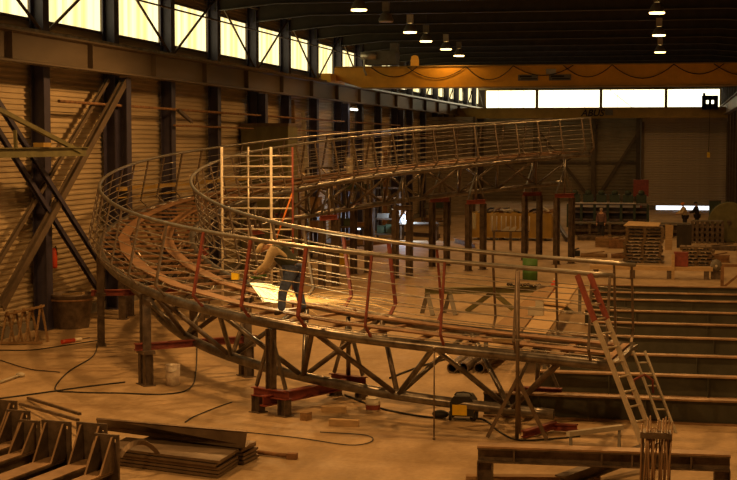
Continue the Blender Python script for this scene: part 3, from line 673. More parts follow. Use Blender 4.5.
# green trestle table behind the railing
a, b = onz(425, 291, .75), onz(548, 289, .75)
t = thing('trestle_table', 'long olive steel trestle with splayed legs behind the front railing', 'trestle', (a.x, a.y, 0)); d = b - a; d.z = 0
MB().ib(V((0, 0, .75)), d + V((0, 0, .75)), .2, .2).obj('beam', OLV, t)
for f in (.02, .2, .55, .98):
    for w in (-.9, .9):
        if f in (.2, .02): w *= .25
        MB().bar(d * f + V((0, 0, .68)), d * f + V((w, -.3 * (1 if w > 0 else -1), 0)), .1, .14, V((1, 0, 0)) if abs(w) < .5 else None).obj('leg', OLV if f > .3 else GRY, t)
p = onz(524, 287, .87); t = thing('chain_pile', 'dark pile of chain lying on the olive trestle', 'chain', p)
for i in range(12): MB().lathe((-.5 + i * .09, rr.uniform(-.05, .05), .03 + rr.uniform(0, .05)), [(.03, -.02), (.055, -.02), (.055, .02), (.03, .02)], 8, False, Matrix.Rotation(rr.uniform(0, 3), 3, 'X')).obj('link', BLK, t)
# three pipes on the floor, ends to us
for i, x in enumerate((452, 463, 479)):
    p = onz(x, 368, .13); d = (onz(x + 50, 330, 0) - onz(x, 368, 0)).normalized() * 2.4; o = MB()
    n = 14; rx = d.normalized().cross(V((0, 0, 1))); ring = []
    for r in (.13, .105):
        for q in (V((0, 0, 0)), d): ring += [q + rx * math.cos(2 * math.pi * k / n) * r + V((0, 0, 1)) * math.sin(2 * math.pi * k / n) * r for k in range(n)]
    fs = []
    for k in range(n):
        k2 = (k + 1) % n; fs += [(k, k2, n + k2, n + k), (2 * n + k, 3 * n + k, 3 * n + k2, 2 * n + k2), (k, 2 * n + k, 2 * n + k2, k2), (n + k, n + k2, 3 * n + k2, 3 * n + k)]
    o.add(ring, fs, False); o = o.obj('steel_pipe', BROWN, None, loc=p); tag(o, 'open steel pipe on the floor under the ramp, %s of three' % ['left', 'middle', 'right'][i], 'pipe', 'pipes under the ramp')
# welding machine
p = onz(463, 420); t = thing('welding_machine', 'black and yellow welding machine with cable under the near ramp', 'machine', p); t.scale = (.85,) * 3
MB().prism([(-.28, -.2, .12), (.28, -.2, .12), (.28, -.2, .45), (.18, -.2, .58), (-.2, -.2, .58), (-.28, -.2, .45)], (0, .6, 0)).obj('body', BLK, t)
MB().box((-.05, -.215, .27), (.34, .02, .24)).obj('yellow_panel', YPL, t); MB().box((.27, -.1, .25), (.03, .12, .26)).obj('yellow_label', YPL, t)
for x in (-.28, .28): 
    for y in (-.1, .3): MB().lathe((x, y, .11), [(.11, -.03), (.11, .03)], 14, R=Matrix.Rotation(math.pi / 2, 3, 'Y')).obj('wheel', BLK, t)
MB().tube([(-.2, 0, .58), (-.15, -.0, .64), (.0, 0, .66), (.15, 0, .64), (.2, 0, .58)], .018, 6).obj('handle', BLK, t)
MB().ball((-.55, .1, .1), .17, sc=(1.2, .8, .6)).obj('cable_coil', BLK, t)
# hoses and cables on the floor
def hose(pp, label, r=.016, z=.02, ma=BLK, name='hose'):
    P = [onz(x, y, z) for x, y in pp]; c = P[0].copy(); out = []
    Q = [2 * P[0] - P[1]] + P + [2 * P[-1] - P[-2]]
    for i in range(1, len(Q) - 2):
        for k in range(6):
            t = k / 6; p0, p1, p2, p3 = Q[i - 1:i + 3]
            out.append(.5 * ((2 * p1) + (p2 - p0) * t + (2 * p0 - 5 * p1 + 4 * p2 - p3) * t * t + (3 * p1 - p0 - 3 * p2 + p3) * t ** 3) - c)
    out.append(P[-1] - c); o = MB().tube(out, r, 5).obj(name, ma, None, loc=c); return tag(o, label, 'hose' if name == 'hose' else 'cable')
hose([(-5, 399), (40, 393), (90, 386), (125, 382)], 'black cable running from the left edge to the heavy stand', .018, name='cable')
hose([(98, 345), (92, 357), (68, 372), (55, 389), (75, 392), (120, 393), (165, 394), (190, 388), (196, 370), (197, 340)], 'black hose winding past the stand and behind the paint tin')
hose([(-5, 350), (30, 350), (60, 346), (100, 340)], 'black cable near the hall wall leading right', name='cable')
hose([(0, 360), (30, 369), (60, 372)], 'short thin cable curving on the floor by the left edge', .012, name='cable')
hose([(185, 422), (195, 416), (220, 406), (232, 402)], 'thin cable from the plates to the low stand', .012, name='cable')
hose([(245, 432), (300, 438), (350, 445), (372, 441), (365, 435), (320, 432)], 'thin looped cable on the open floor right of the plates', .010, name='cable')
hose([(390, 378), (405, 372), (428, 364), (450, 358)], 'black hose under the middle of the ramp', .03)
hose([(470, 418), (485, 420), (500, 432), (520, 440), (560, 438), (580, 436)], 'black cable from the welding machine to the prop foot', .018, name='cable')
hose([(345, 395), (380, 408), (420, 416), (445, 418)], 'black hose beside the red-banded bucket', .025)
# roll and white hose on floor at left
A = onz(62, 342, .06); t = thing('caulking_gun', 'red and white tube lying on the floor left of the ramp', 'tool', A); B = onz(82, 339, .06) - A
MB().tube([(0, 0, 0), B * .6], .06, 10).obj('red_body', mat('red_paint', (.55, .06, .02)), t); MB().tube([B * .6, B * .95], .05, 10).obj('white_end', WHT, t); MB().tube([B * .95, B * 1.4], .012, 6).obj('nozzle', BLK, t)
A = onz(0, 382, .05); B = onz(20, 375, .05) - A; o = MB().tube([(0, 0, 0), B], .03, 6).ball(B * 1.02, .1, sc=(1.2, 1, .6)).obj('grinding_lead', LGRY, None, loc=A); tag(o, 'grey bar with a pale lump on the floor at the left edge', 'tool')
# ================================================================== AGAINST THE LEFT WALL
p = onz(62, 327); p.x = -17.55; t = thing('scrap_bin', 'large dark round steel scrap bin against the left wall', 'bin', p)
MB().lathe((0, 0, 0), [(.52, 0), (.66, .95), (.68, .97), (.68, 1.02), (.62, 1.02), (.50, .1), (.0, .1)], 22, False).obj('shell', BROWN, t)
MB().lathe((0, 0, .82), [(.66, 0), (.68, .03), (.66, .06)], 22, False).obj('rim_band', RUST, t); MB().lathe((0, 0, 0), [(.5, .0), (.0, .01)], 12, False).obj('bottom', BROWN, t)
MB().bar((-.3, .1, .95), (.45, -.1, 1.04), .12, .08).obj('wood_offcut', WOOD, t)
p = onz(26, 343); t = thing('a_frame_rack', 'small slatted A-frame rack of weathered wood by the scrap bin', 'rack', p, .25)
MB().bar((-.55, 0, .78), (.5, 0, 1.02), .3, .05).obj('top_board', WOODO, t)
for x in (-.5, -.28, -.05, .15, .42):
    MB().bar((x, -.04, .85 + (x + .55) * .2), (x - .12, -.3, 0), .07, .05, V((1, 0, 0))).obj('leg', WOODO, t); MB().bar((x, .04, .85 + (x + .55) * .2), (x + .14, .25, 0), .07, .05, V((1, 0, 0))).obj('leg', WOODO, t)
MB().bar((-.6, -.3, .05), (.5, -.3, .05), .08, .06).obj('foot_rail', WOODO, t)
p = onx(54, 258, -18.1); t = thing('fire_extinguisher', 'red fire extinguisher hung on the left wall beside the first column', 'extinguisher', p)
MB().lathe((0, 0, -.3), [(.09, 0), (.1, .05), (.1, .5), (.05, .6)], 12).obj('body', mat('red_paint', (.55, .06, .02)), t); MB().tube([(0, 0, .3), (.06, 0, .36), (.1, 0, .1)], .02, 6).obj('hose', BLK, t)
# olive jib arm at the left edge
A = onx(-8, 153, -17.0); B = onx(86, 152.5, -17.0); B.z = A.z
t = thing('jib_arm', 'olive steel jib arm reaching in from the left edge over the braces', 'crane', A); d = B - A
MB().ib((0, 0, 0), d, .18, .26).obj('arm', OLV, t); C_ = onx(-4, 108, -17.0) - A
MB().bar(C_, d * .93, .1, .12).obj('tie', OLV, t); MB().bar(onx(15, 130, -17) - A, onx(16, 150, -17) - A, .08, .08).obj('strut', OLV, t)
MB().box(d * .5 + V((0, 0, .2)), (.3, .5, .12)).obj('trolley', YELD, t)
MB().bar(V((0, 0, 0)), V((0, 0, -4.4)), .2, .2, V((1, 0, 0))).obj('mast', OLV, t)
# clutter behind, along the wall (x 200-480)
def cbox(px0, py0, px1, py1, Y, dep, ma, name, label, cat, parts=None):
    """a framed cabinet or container whose front fills the pixel box at distance Y"""
    a, b = ony(px0, py1, Y), ony(px1, py0, Y); w, h = b.x - a.x, b.z - a.z
    z0 = a.z; t = thing(name, label, cat, ((a.x + b.x) / 2, Y, z0))
    MB().box((0, dep / 2, h / 2), (w, dep, h)).obj('body', ma, t)
    n = max(1, int(round(w / (h if h > .6 else 1.2))))
    for i in range(n): MB().box((-w / 2 + w * (i + .5) / n, -.02, h * .5), (w / n - .06, .04, h * .86)).obj('panel', ma, t)
    MB().box((0, dep / 2, h + .02), (w + .06, dep + .06, .05)).obj('top', BRACE, t)
    return t
cbox(241, 126, 288, 178, 60, 1.6, OLV, 'site_container', 'dull olive cabin container against the left wall behind the scaffold frame', 'container')['category'] = 'container'
D.objects['site_container'].location.z = 0.0; D.objects['site_container'].scale.z = ony(250, 126, 60).z / (ony(250, 126, 60).z - ony(250, 178, 60).z)

# light partition at the back left and dark clutter along the wall
A, B = ony(390, 117, 108), ony(474, 205, 108)
t = thing('partition', 'pale grey ribbed partition standing before the back wall left of centre', 'partition', ((A.x + B.x) / 2, 108, 0)); w = B.x - A.x
n = 26; ps = MB().box((0, 0, A.z / n / 2), (w, .08, A.z / n - .03)).mesh('slat', mat('partition_paint', (.42, .36, .27), .6, 0, .2, .8, .05))
for k in range(n): link(ps, 'slat', t, (0, 0, A.z * k / n))
for x in (-w / 2, w / 2): MB().box((x, 0, A.z / 2), (.2, .2, A.z)).obj('post', BRACE, t)
def rack(px0, px1, ytop, Y, shelves, label, fill=(RUST, OLVD, WOODO, GRY), dep=1.0, ma=BROWN):
    a, b = ony(px0, ytop, Y), ony(px1, ytop, Y); w = b.x - a.x; h = a.z
    t = thing('storage_rack', label, 'rack', ((a.x + b.x) / 2, Y, 0))
    for x in (-w / 2, w / 2):
        for y in (0, dep): MB().box((x, y, h / 2), (.1, .1, h)).obj('upright', ma, t)
    r = random.Random(px0)
    for k in range(shelves):
        z = .3 + (h - .3) * k / max(1, shelves - 1); s = MB().box((0, dep / 2, z), (w, dep, .08)).obj('shelf', ma, t)
        x = -w / 2 + .15; ci = 0
        while x < w / 2 - .4 and k < shelves - 1:
            ww = r.uniform(.25, .7); hh = r.uniform(.2, .8) * (h / shelves) * .9; ww = min(ww, w / 2 - x)
            o = MB().box((0, 0, hh / 2), (ww, dep * .7, hh)).box((0, 0, hh + .01), (ww * 1.04, dep * .74, .03)).obj('crate', r.choice(fill), None, loc=(a.x + w / 2 + x + ww / 2, Y + dep / 2, z + .045))
            tag(o, 'dim small crate, %s on the %s of the %s' % (['leftmost', 'second', 'third', 'fourth', 'fifth', 'sixth', 'seventh'][min(6, ci)], ['bottom shelf', 'second shelf', 'third shelf', 'fourth shelf', 'fifth shelf', 'sixth shelf'][k], label.split(' by ')[0]), 'crate', 'crates on the ' + label.split(' by ')[0])
            x += ww + r.uniform(.05, .4); ci += 1
    return t
rack(306, 332, 168, 66, 5, 'first dark rack by the wall behind the ramp')
rack(340, 368, 172, 71, 5, 'second dark rack by the wall behind the ramp')
rack(374, 400, 188, 80, 4, 'third dark rack by the pale partition')
rack(422, 448, 196, 94, 3, 'low dark rack by the pale partition')
for i, (px, yt, Y, ma, w, la) in enumerate(((300, 100, 68, WOODO, .28, 'pale tall board leaning upright by the left wall, first'), (312, 112, 70, LGRY, .2, 'pale grey tall pole leaning by the left wall'), (268, 150, 62, RUST, .3, 'brown tall board by the left wall near the scaffold frame'), (385, 150, 86, RUST, .25, 'brown post standing at the left of the pale partition'))):
    a = ony(px, yt, Y); o = MB().bar((0, 0, 0), (-.5 if i < 2 else 0, .2, a.z), w, w * .5, V((0, 1, 0))).obj('leaning_board', ma, None, loc=(a.x, Y, 0)); tag(o, la, 'board')
a = onz(331, 240, 0); o = MB().box((0, 0, 1.0), (.22, .22, 2.0)).box((0, 0, 2.0), (.34, .34, .06)).box((0, 0, .02), (.4, .4, .04)).obj('guard_post', YELD, None, loc=a); tag(o, 'worn yellow guard post in the middle distance', 'post')
a = onz(341, 265); t = thing('yellow_case', 'bright yellow case standing on the floor behind the grinding worker', 'case', a)
MB().box((0, 0, .26), (.58, .35, .48)).obj('body', YPL, t); MB().box((0, -.18, .36), (.5, .02, .04)).obj('lid_seam', YELD, t); MB().tube([(-.12, 0, .5), (-.1, 0, .58), (.1, 0, .58), (.12, 0, .5)], .02, 6).obj('handle', BLK, t)
q = deck_at(237, 271); t = thing('yellow_box', 'small yellow box on the ramp deck beside the inner railing', 'box', q)
MB().box((0, 0, .08), (.16, .14, .16)).obj('body', YPL, t); MB().box((0, 0, .17), (.17, .15, .02)).obj('lid', YELD, t)
# scrap skip
a, b = onz(471, 240), onz(552, 240); w = b.x - a.x; Y = a.y; h = ony(500, 213, Y).z
t = thing('scrap_skip', 'dull yellow open skip heaped with scrap before the back wall', 'skip', ((a.x + b.x) / 2, Y, 0))
MB().prism([(-w / 2, 0, .15), (w / 2, 0, .15), (w / 2, -.25, h), (-w / 2, -.25, h)], (0, .05, 0)).prism([(-w / 2, 1.6, .15), (w / 2, 1.6, .15), (w / 2, 1.8, h), (-w / 2, 1.8, h)], (0, .05, 0)).box((0, .8, .18), (w, 1.7, .06)).obj('shell', YELD, t)
for x in (-w / 2, w / 2): MB().prism([(x, 0, .15), (x, 1.6, .15), (x, 1.85, h), (x, -.25, h)], (.05, 0, 0)).obj('end_plate', YELD, t)
for i in range(8): MB().bar((-w / 2 + w * (i + .5) / 8, -.02, .2), (-w / 2 + w * (i + .5) / 8, -.27, h), .08, .06, V((0, 1, 0))).obj('rib', YELD, t)
for i in range(4): MB().box((-w * .4 + w * .266 * i, .8, .08), (.15, 1.4, .15)).obj('skid', BROWN, t)
for k in range(26):
    x = rr.uniform(-w * .46, w * .46); ma = rr.choice([BROWN, GRY, WOODO, RUST, LGRY, BLK]); l = rr.uniform(.3, .9); an = rr.uniform(-.7, .7); hh = rr.uniform(0, .25)
    p = V((t.location.x + x, Y + rr.uniform(.2, 1.4), h - .1 + hh)); dv = V((math.cos(an), rr.uniform(-.3, .3), math.sin(an))) * l * .5
    o = MB().sweep([(-.12, -.02), (.1, -.05), (.14, .03), (-.08, .06)], [-dv, V((0, 0, .05)), dv]).obj('scrap_piece', ma, None, loc=p); tag(o, 'bent piece of scrap metal in the heap of the dull yellow skip', 'scrap', 'scrap heaped in the skip')
# low rack with upright bars in front of the skip
a, b = onz(492, 250), onz(530, 250); w = b.x - a.x; Y = a.y
t = thing('bar_rack', 'low rusty rack with short upright bars before the yellow skip', 'rack', (a.x, Y, 0)); z1, z0 = ony(500, 216, Y).z, ony(500, 231, Y).z
MB().bar((0, 0, z0), (w, 0, z0), .1, .08).obj('rail', BROWN, t)
for i in range(9): MB().tube([(w * i / 8, 0, z0), (w * i / 8, 0, z1)], .025, 6).obj('upright_bar', LGRY, t)
for x in (.1, w * .5, w - .1): MB().bar((x, 0, z0), (x, 0, 0), .12, .12, V((1, 0, 0))).obj('leg', BROWN, t)
for i, x in enumerate((505, 512, 520)):
    q = ony(x, 231, Y - .1); o = MB().prism([(-.22, 0, 0), (.14, 0, 0), (.22, 0, .22), (.05, 0, .2)], (0, .2, 0)).obj('steel_wedge', LGRY, None, loc=q); tag(o, 'pale wedge-shaped offcut on the low bar rack, %s of three' % ['left', 'middle', 'right'][i], 'offcut', 'pale offcuts on the bar rack')
# long machine bed in front of the back wall
def bed(px0, px1, base_y, label, z=(.5, 1.0, 1.5), tops=True):
    a, b = onz(px0, base_y), onz(px1, base_y); w = b.x - a.x; t = thing('machine_bed', label, 'machine', (a.x, a.y, 0))
    for k, zz in enumerate(z): MB().bar((0, 0, zz), (w, 0, zz), .25, .12).obj('rail', GRY if k == len(z) - 1 else BROWN, t)
    for i in range(7): MB().box((w * i / 6, .1, z[-1] / 2), (.16, .5, z[-1])).obj('leg', OLVD if tops else BROWN, t)
    MB().box((w / 2, .3, z[-1] * .45), (w, .06, z[-1] * .8)).obj('back_panel', DARK if tops else BROWN, t)
    if tops:
        for i in range(6):
            x = w * (i + .5) / 6; MB().box((x, .3, z[-1] + .35), (w / 8, .5, .55)).lathe((x, .2, z[-1] + .6), [(.2, 0), (.2, .2), (.1, .3)], 10).obj('gear_case', OLVD, t)
        MB().box((w * .45, -.2, z[-1] + .08), (w * .8, .12, .06)).obj('painted_lit_line', WHT, t)  # white bar paints the lit line along the steel top edge
    return t
bed(568, 648, 227, 'long dark green machine bed with bright top edge before the back wall')
bed(570, 690, 236, 'long low steel roller bed behind the standing man', z=(.35, .8), tops=False)
a = ony(641, 188, 98); o = MB().box((0, 0, 0), (1.0, .3, 1.1)).bar((0, 0, -.5), (0, 0, -ony(641, 188, 98).z), .1, .1).obj('notice_board', REDP, None, loc=(a.x, 98, ony(641, 188, 98).z)); tag(o, 'dull red panel on a post at the end of the green machine bed', 'panel')
# pallets
def pallet_mesh(w, d, ma):
    t = D.objects.new('pallet', None); COL.objects.link(t)
    for i in range(5): MB().box((-w / 2 + w * (i + .5) / 5, 0, .135), (w / 6.5, d, .022)).obj('top_board', ma, t)
    for y in (-d / 2 + .06, 0, d / 2 - .06): MB().box((0, y, .11), (w, .1, .022)).obj('stringer_board', ma, t)
    for x in (-w / 2 + .08, 0, w / 2 - .08):
        for y in (-d / 2 + .06, 0, d / 2 - .06): MB().box((x, y, .06), (.14, .1, .08)).obj('block', ma, t)
        MB().box((x, 0, .01), (.1, d, .022)).obj('bottom_board', ma, t)
    return t
ORD = ['bottom', 'second', 'third', 'fourth', 'fifth', 'sixth', 'seventh', 'eighth', 'ninth', 'tenth', 'eleventh']
def pallets(px, by, w, d, n, where, grp, ma):
    p = onz(px, by); t = pallet_mesh(w, d, ma); t['category'] = 'pallet'; t['group'] = grp
    for k in range(n):
        o = t if k == 0 else dup(t, (0, 0, 0)); o.location = p + V((rr.uniform(-.08, .08), rr.uniform(-.06, .06) + .5, .149 * k)); o.rotation_euler.z = rr.uniform(-.05, .05)
        o['label'] = 'weathered wooden pallet, %s from the floor in the %s' % (ORD[k] if k else 'lowest', where)
pallets(643, 263, 1.75, 1.1, 11, 'tall stack', 'pallets in the tall stack', PALW)
pallets(697, 267, 1.4, 1.1, 6, 'low stack at right', 'pallets in the low right stack', PALW)
q = onz(643, 263) ; o = MB().prism([(-.9, .1, 0), (.7, -.1, .0), (.75, 1.0, .1), (-.7, 1.1, .15)], (0, 0, .03)).obj('wooden_board', WOOD, None, loc=(q.x, q.y, 1.67)); tag(o, 'pale tilted board lying on top of the tall pallet stack', 'board')
q = onz(669, 250); o = MB().prism([(-.2, 0, 0), (.15, 0, 0), (.2, .15, 1.25), (-.2, .15, 1.3)], (0, .04, 0)).obj('wooden_board', WOOD, None, loc=q); tag(o, 'pale board standing upright between the two pallet stacks', 'board')
q = onz(684, 248); t = thing('steel_cabinet', 'dark steel cabinet standing behind the low pallet stack', 'cabinet', q)
MB().box((0, .3, .62), (.75, .6, 1.2)).obj('body', DARK, t)
for x in (-.18, .18): MB().box((x, -.01, .62), (.34, .03, 1.1)).obj('door', DARK, t)
q = onz(704, 245); bed(692, 722, 243, 'low rusty machine base right of the dark cabinet', z=(.3, .6, .9, 1.2), tops=False)
# crates and clutter by the standing man
for i, (x, y, w, d, h, ma, la) in enumerate(((604, 247, .8, .6, .5, WOODO, 'open wooden crate at the feet of the standing man'), (617, 248, .8, .7, .45, RUST, 'rusty steel box right of the crate by the standing man'), (575, 256, .45, .4, .25, BLK, 'small black machine on the floor left of the crates'),
        (594, 257, 1.2, .5, .15, WOODO, 'low bundle of timber on the floor before the crates'), (622, 258, 1.0, .5, .18, RUST, 'low rusty channel on the floor left of the tall pallets'), (590, 240, 1.4, .8, .25, BROWN, 'low dark steel stack left of the standing man'), (720, 250, 1.6, .6, .2, BROWN, 'low dark steel stack right of the low pallets'), (718, 262, 1.0, .6, .3, RUST, 'rusty offcut box right of the low pallets'))):
    q = onz(x, y); o = MB().box((0, 0, h / 2), (w, d, h)).box((0, 0, h), (w * 1.05, .06, .05)).box((0, -d / 2, h * .6), (w * .9, .05, .05)).bar((-w * .4, -d * .2, h), (w * .4, d * .3, h + .12), .08, .05).obj('crate' if i in (0, 1) else 'floor_stack', ma, None, loc=q); o.rotation_euler.z = .15 * (i % 3 - 1); tag(o, la, 'crate' if i < 2 else 'stack')
a, b = onz(590, 277), onz(712, 277); w = b.x - a.x
t = thing('long_timber', 'long orange-lit timber on low blocks behind the girders', 'timber', (a.x, a.y, 0)); MB().box((w / 2, 0, .42), (w, .5, .16)).obj('beam', WOOD, t)
for f in (.05, .35, .65, .95): MB().box((w * f, 0, .17), (.2, .4, .34)).obj('block', BROWN, t)
MB().box((w * .68, -.3, .5), (.12, .1, 1.0)).obj('post', WOOD, t)
q = ony(681, 271, a.y - .1); t = thing('red_box', 'dull red box standing on the long timber', 'box', (q.x, a.y, .5)); MB().box((0, 0, .28), (.55, .4, .55)).obj('body', REDP, t); MB().box((0, 0, .57), (.58, .43, .03)).obj('lid', REDP, t)
q = onz(716, 279); t = thing('electric_motor', 'round grey electric motor on a stand at the right', 'motor', q)
MB().lathe((0, 0, .55), [(.2, -.3), (.22, -.28), (.22, .25), (.12, .3)], 16, R=Matrix.Rotation(math.pi / 2, 3, 'X')).obj('housing', GRY, t); MB().box((0, 0, .16), (.4, .4, .32)).obj('base', BROWN, t); MB().lathe((0, 0, .55), [(.05, .3), (.05, .42)], 8, R=Matrix.Rotation(math.pi / 2, 3, 'X')).obj('shaft', ALU, t)
for k in range(8):
    an = k * math.pi / 4; MB().box((.23 * math.cos(an), 0, .55 + .23 * math.sin(an)), (.02, .5, .02)).obj('fin', GRY, t)
a = onz(722, 291); t = thing('workbench', 'brown steel work frame with diagonal brace at the right edge', 'frame', a)
MB().bar((-.02, 0, .95), (1.6, 0, .95), .12, .1).obj('top_bar', RUST, t); MB().bar((0, 0, .1), (.9, 0, .88), .08, .08).obj('brace', RUST, t)
for x in (0, 1.55): MB().box((x, 0, .45), (.12, .12, .9)).obj('leg', RUST, t)
q = onz(735, 242); t = thing('cable_reel', 'big dark green reel at the right edge of the hall', 'reel', q + V((-.35, 0, 0))); t.scale = (.85,) * 3
RX = Matrix.Rotation(math.pi / 2, 3, 'X')
for y in (-.5, .5): MB().lathe((0, y, 1.3), [(1.25, -.05), (1.3, -.04), (1.3, .04), (1.25, .05)], 28, R=RX).obj('flange', OLVD if y > 0 else OLV, t)
MB().lathe((0, 0, 1.3), [(.6, -.5), (.6, .5)], 18, R=RX).obj('drum', OLVD, t); MB().lathe((0, -.56, 1.3), [(.15, -.05), (.15, .05)], 12, R=RX).obj('hub', BROWN, t)
a, b = onz(709, 226), onz(722, 226); cbox(709, 201, 721, 226, a.y, 1.0, OLVD, 'machine_cabinet', 'dark green machine cabinet left of the big reel', 'cabinet')
a = onz(545, 262)
# long objects on the floor between ramp legs (dim beams)
for (x0, y0, x1, y1, la, ma) in ((380, 232, 440, 236, 'dark beam lying behind the ramp stands near the welder', BROWN), (455, 240, 475, 246, 'rusty offcut on the floor left of the bar rack', RUST), (372, 243, 398, 240, 'rusty beam lying on the floor below the third rack', RUST), (556, 222, 568, 240, 'brown bar lying on the floor at the skip right end', BROWN)):
    A, B = onz(x0, y0, .12), onz(x1, y1, .12); o = MB().ib((0, 0, 0), B - A, .2, .24).obj('steel_beam', ma, None, loc=A); tag(o, la, 'beam')
# ================================================================== PEOPLE
DG = None
def skin(name, J, E, ma, parent, lv=2, scale=1.0):
    """J: {joint: (x, y, z, r)}; E: list of joint pairs; grown with a Skin modifier and baked"""
    ks = list(J); me = D.meshes.new(name); me.from_pydata([V(J[k][:3]) for k in ks], [(ks.index(a), ks.index(b)) for a, b in E], [])
    o = D.objects.new(name, me); COL.objects.link(o); md = o.modifiers.new('s', 'SKIN'); md.use_smooth_shade = True
    for i, k in enumerate(ks):
        r = J[k][3]; r = r if isinstance(r, tuple) else (r, r); me.skin_vertices[0].data[i].radius = r; me.skin_vertices[0].data[i].use_root = (i == 0)
    if lv: m2 = o.modifiers.new('u', 'SUBSURF'); m2.levels = lv; m2.render_levels = lv
    bpy.context.view_layer.update(); ev = o.evaluated_get(bpy.context.evaluated_depsgraph_get()); nm = D.meshes.new_from_object(ev)
    o.modifiers.clear(); o.data = nm; D.meshes.remove(me); nm.materials.clear(); nm.materials.append(ma)
    nm.polygons.foreach_set('use_smooth', [True] * len(nm.polygons)); o.parent = parent; return o
def person(label, loc, rz, J, top, legs, hair, helmet=None, vest=None):
    """J holds pelvis.. in local metres: x right, y front, z up"""
    t = thing('person', label, 'person', loc, rz); B = {k: V(v) for k, v in J.items()}
    nk, hd = B['neck'], B['head']; ax = (hd - nk).normalized(); fr = B.get('face', V((0, 1, 0))).normalized(); sd = ax.cross(fr).normalized() * -1
    R = {'pelvis': (.15, .11), 'spine': (.14, .10), 'chest': (.17, .12), 'neck': .055, 'jaw': (.062, .07), 'head': (.078, .092), 'crown': .06}
    G = dict(J); G['jaw'] = tuple(nk + ax * .10 + fr * .02); G['crown'] = tuple(hd + ax * .075); G['nose'] = tuple(hd - ax * .01 + fr * .115)
    G['ear_l'] = tuple(hd + sd * .085); G['ear_r'] = tuple(hd - sd * .085)
    rad = dict(R); rad.update({'nose': .014, 'ear_l': .018, 'ear_r': .018})
    for q in 'lr': rad.update({'shoulder_' + q: .068, 'elbow_' + q: .050, 'wrist_' + q: .030, 'hip_' + q: .100, 'knee_' + q: .066, 'ankle_' + q: .044, 'toe_' + q: .035})
    E = [('pelvis', 'spine'), ('spine', 'chest'), ('chest', 'neck'), ('neck', 'jaw'), ('jaw', 'head'), ('head', 'crown'), ('head', 'nose'), ('head', 'ear_l'), ('head', 'ear_r')]
    for q, sg in (('l', -1), ('r', 1)):
        E += [('chest', 'shoulder_' + q), ('shoulder_' + q, 'elbow_' + q), ('elbow_' + q, 'wrist_' + q), ('pelvis', 'hip_' + q), ('hip_' + q, 'knee_' + q), ('knee_' + q, 'ankle_' + q), ('ankle_' + q, 'toe_' + q)]
        w, e = B['wrist_' + q], B['elbow_' + q]; d = (w - e).normalized(); lat = d.cross(V((sg, 0, 0))).normalized() if abs(d.x) < .9 else V((0, 1, 0)); pn = d.cross(lat).normalized() * sg
        G['palm_' + q] = tuple(w + d * .065); rad['palm_' + q] = (.036, .018); E.append(('wrist_' + q, 'palm_' + q))
        for k in range(4):
            a = w + d * .085 + lat * (.033 - .022 * k); ln = (.036, .042, .039, .03)[k]
            b = a + d * ln; c = b + (d * .7 - pn * .7) * ln * .8
            for nm, pt, rr_ in (('a', a, .0105), ('b', b, .0095), ('c', c, .008)): G['f%s%d%s' % (q, k, nm)] = tuple(pt); rad['f%s%d%s' % (q, k, nm)] = rr_
            E += [('palm_' + q, 'f%s%da' % (q, k)), ('f%s%da' % (q, k), 'f%s%db' % (q, k)), ('f%s%db' % (q, k), 'f%s%dc' % (q, k))]
        a = w + d * .04 + lat * .035; b = a + (d * .6 + lat * .5 - pn * .5) * .045
        G['t%sa' % q] = tuple(a); G['t%sb' % q] = tuple(b); rad['t%sa' % q] = .012; rad['t%sb' % q] = .010; E += [('wrist_' + q, 't%sa' % q), ('t%sa' % q, 't%sb' % q)]
    JJ = {k: (*G[k], rad[k]) for k in ['pelvis'] + [k for k in G if k not in ('pelvis', 'face')]}
    skin('body', JJ, E, SKIN, t, 1)
    def part(name, keys, edges, gr, ma, over={}): 
        skin(name, {k: (*G[k], over.get(k, tuple(x + gr for x in rad[k]) if isinstance(rad[k], tuple) else rad[k] + gr)) for k in keys}, edges, ma, t, 2)
    up = ['spine', 'pelvis', 'chest', 'shoulder_l', 'shoulder_r', 'elbow_l', 'elbow_r', 'wrist_l', 'wrist_r']
    part('jacket', up, [('pelvis', 'spine'), ('spine', 'chest')] + [e for q in 'lr' for e in (('chest', 'shoulder_' + q), ('shoulder_' + q, 'elbow_' + q), ('elbow_' + q, 'wrist_' + q))], .034, top)
    part('trousers', ['pelvis', 'hip_l', 'hip_r', 'knee_l', 'knee_r', 'ankle_l', 'ankle_r'], [e for q in 'lr' for e in (('pelvis', 'hip_' + q), ('hip_' + q, 'knee_' + q), ('knee_' + q, 'ankle_' + q))], .03, legs)
    for q in 'lr':
        a, b = V(G['ankle_' + q]), V(G['toe_' + q]); skin('boot', {'a': (a.x, a.y, a.z + .06, .055), 'b': (a.x, a.y, a.z - .02, .052), 'c': (*(b + V((0, 0, .01))), .045)}, [('a', 'b'), ('b', 'c')], SHOE, t, 1)
    if vest: part('vest', ['spine', 'pelvis', 'chest', 'shoulder_l', 'shoulder_r'], [('pelvis', 'spine'), ('spine', 'chest'), ('chest', 'shoulder_l'), ('chest', 'shoulder_r')], .045, vest, {'chest': (.20, .19), 'spine': (.18, .18), 'pelvis': (.17, .16)})
    for sg in (-1, 1): MB().ball(hd + sd * .033 * sg + fr * .085 + ax * .012, .013, 8).obj('eye', BLK, t)
    MB().tube([hd - ax * .055 - sd * .025 + fr * .088, hd - ax * .058 + fr * .094, hd - ax * .055 + sd * .025 + fr * .088], .006, 5).obj('mouth', REDP, t)
    Rm = Matrix((sd, fr, ax)).transposed()
    o = MB(); n = 14
    prof = [(.102, -.01), (.106, .03), (.095, .075), (.06, .108), (.002, .12)]
    o.lathe((0, 0, 0), prof, n, False)
    if helmet: o.lathe((0, 0, 0), [(.104, -.012), (.128, -.014), (.128, -.006), (.104, -.002)], n, False)
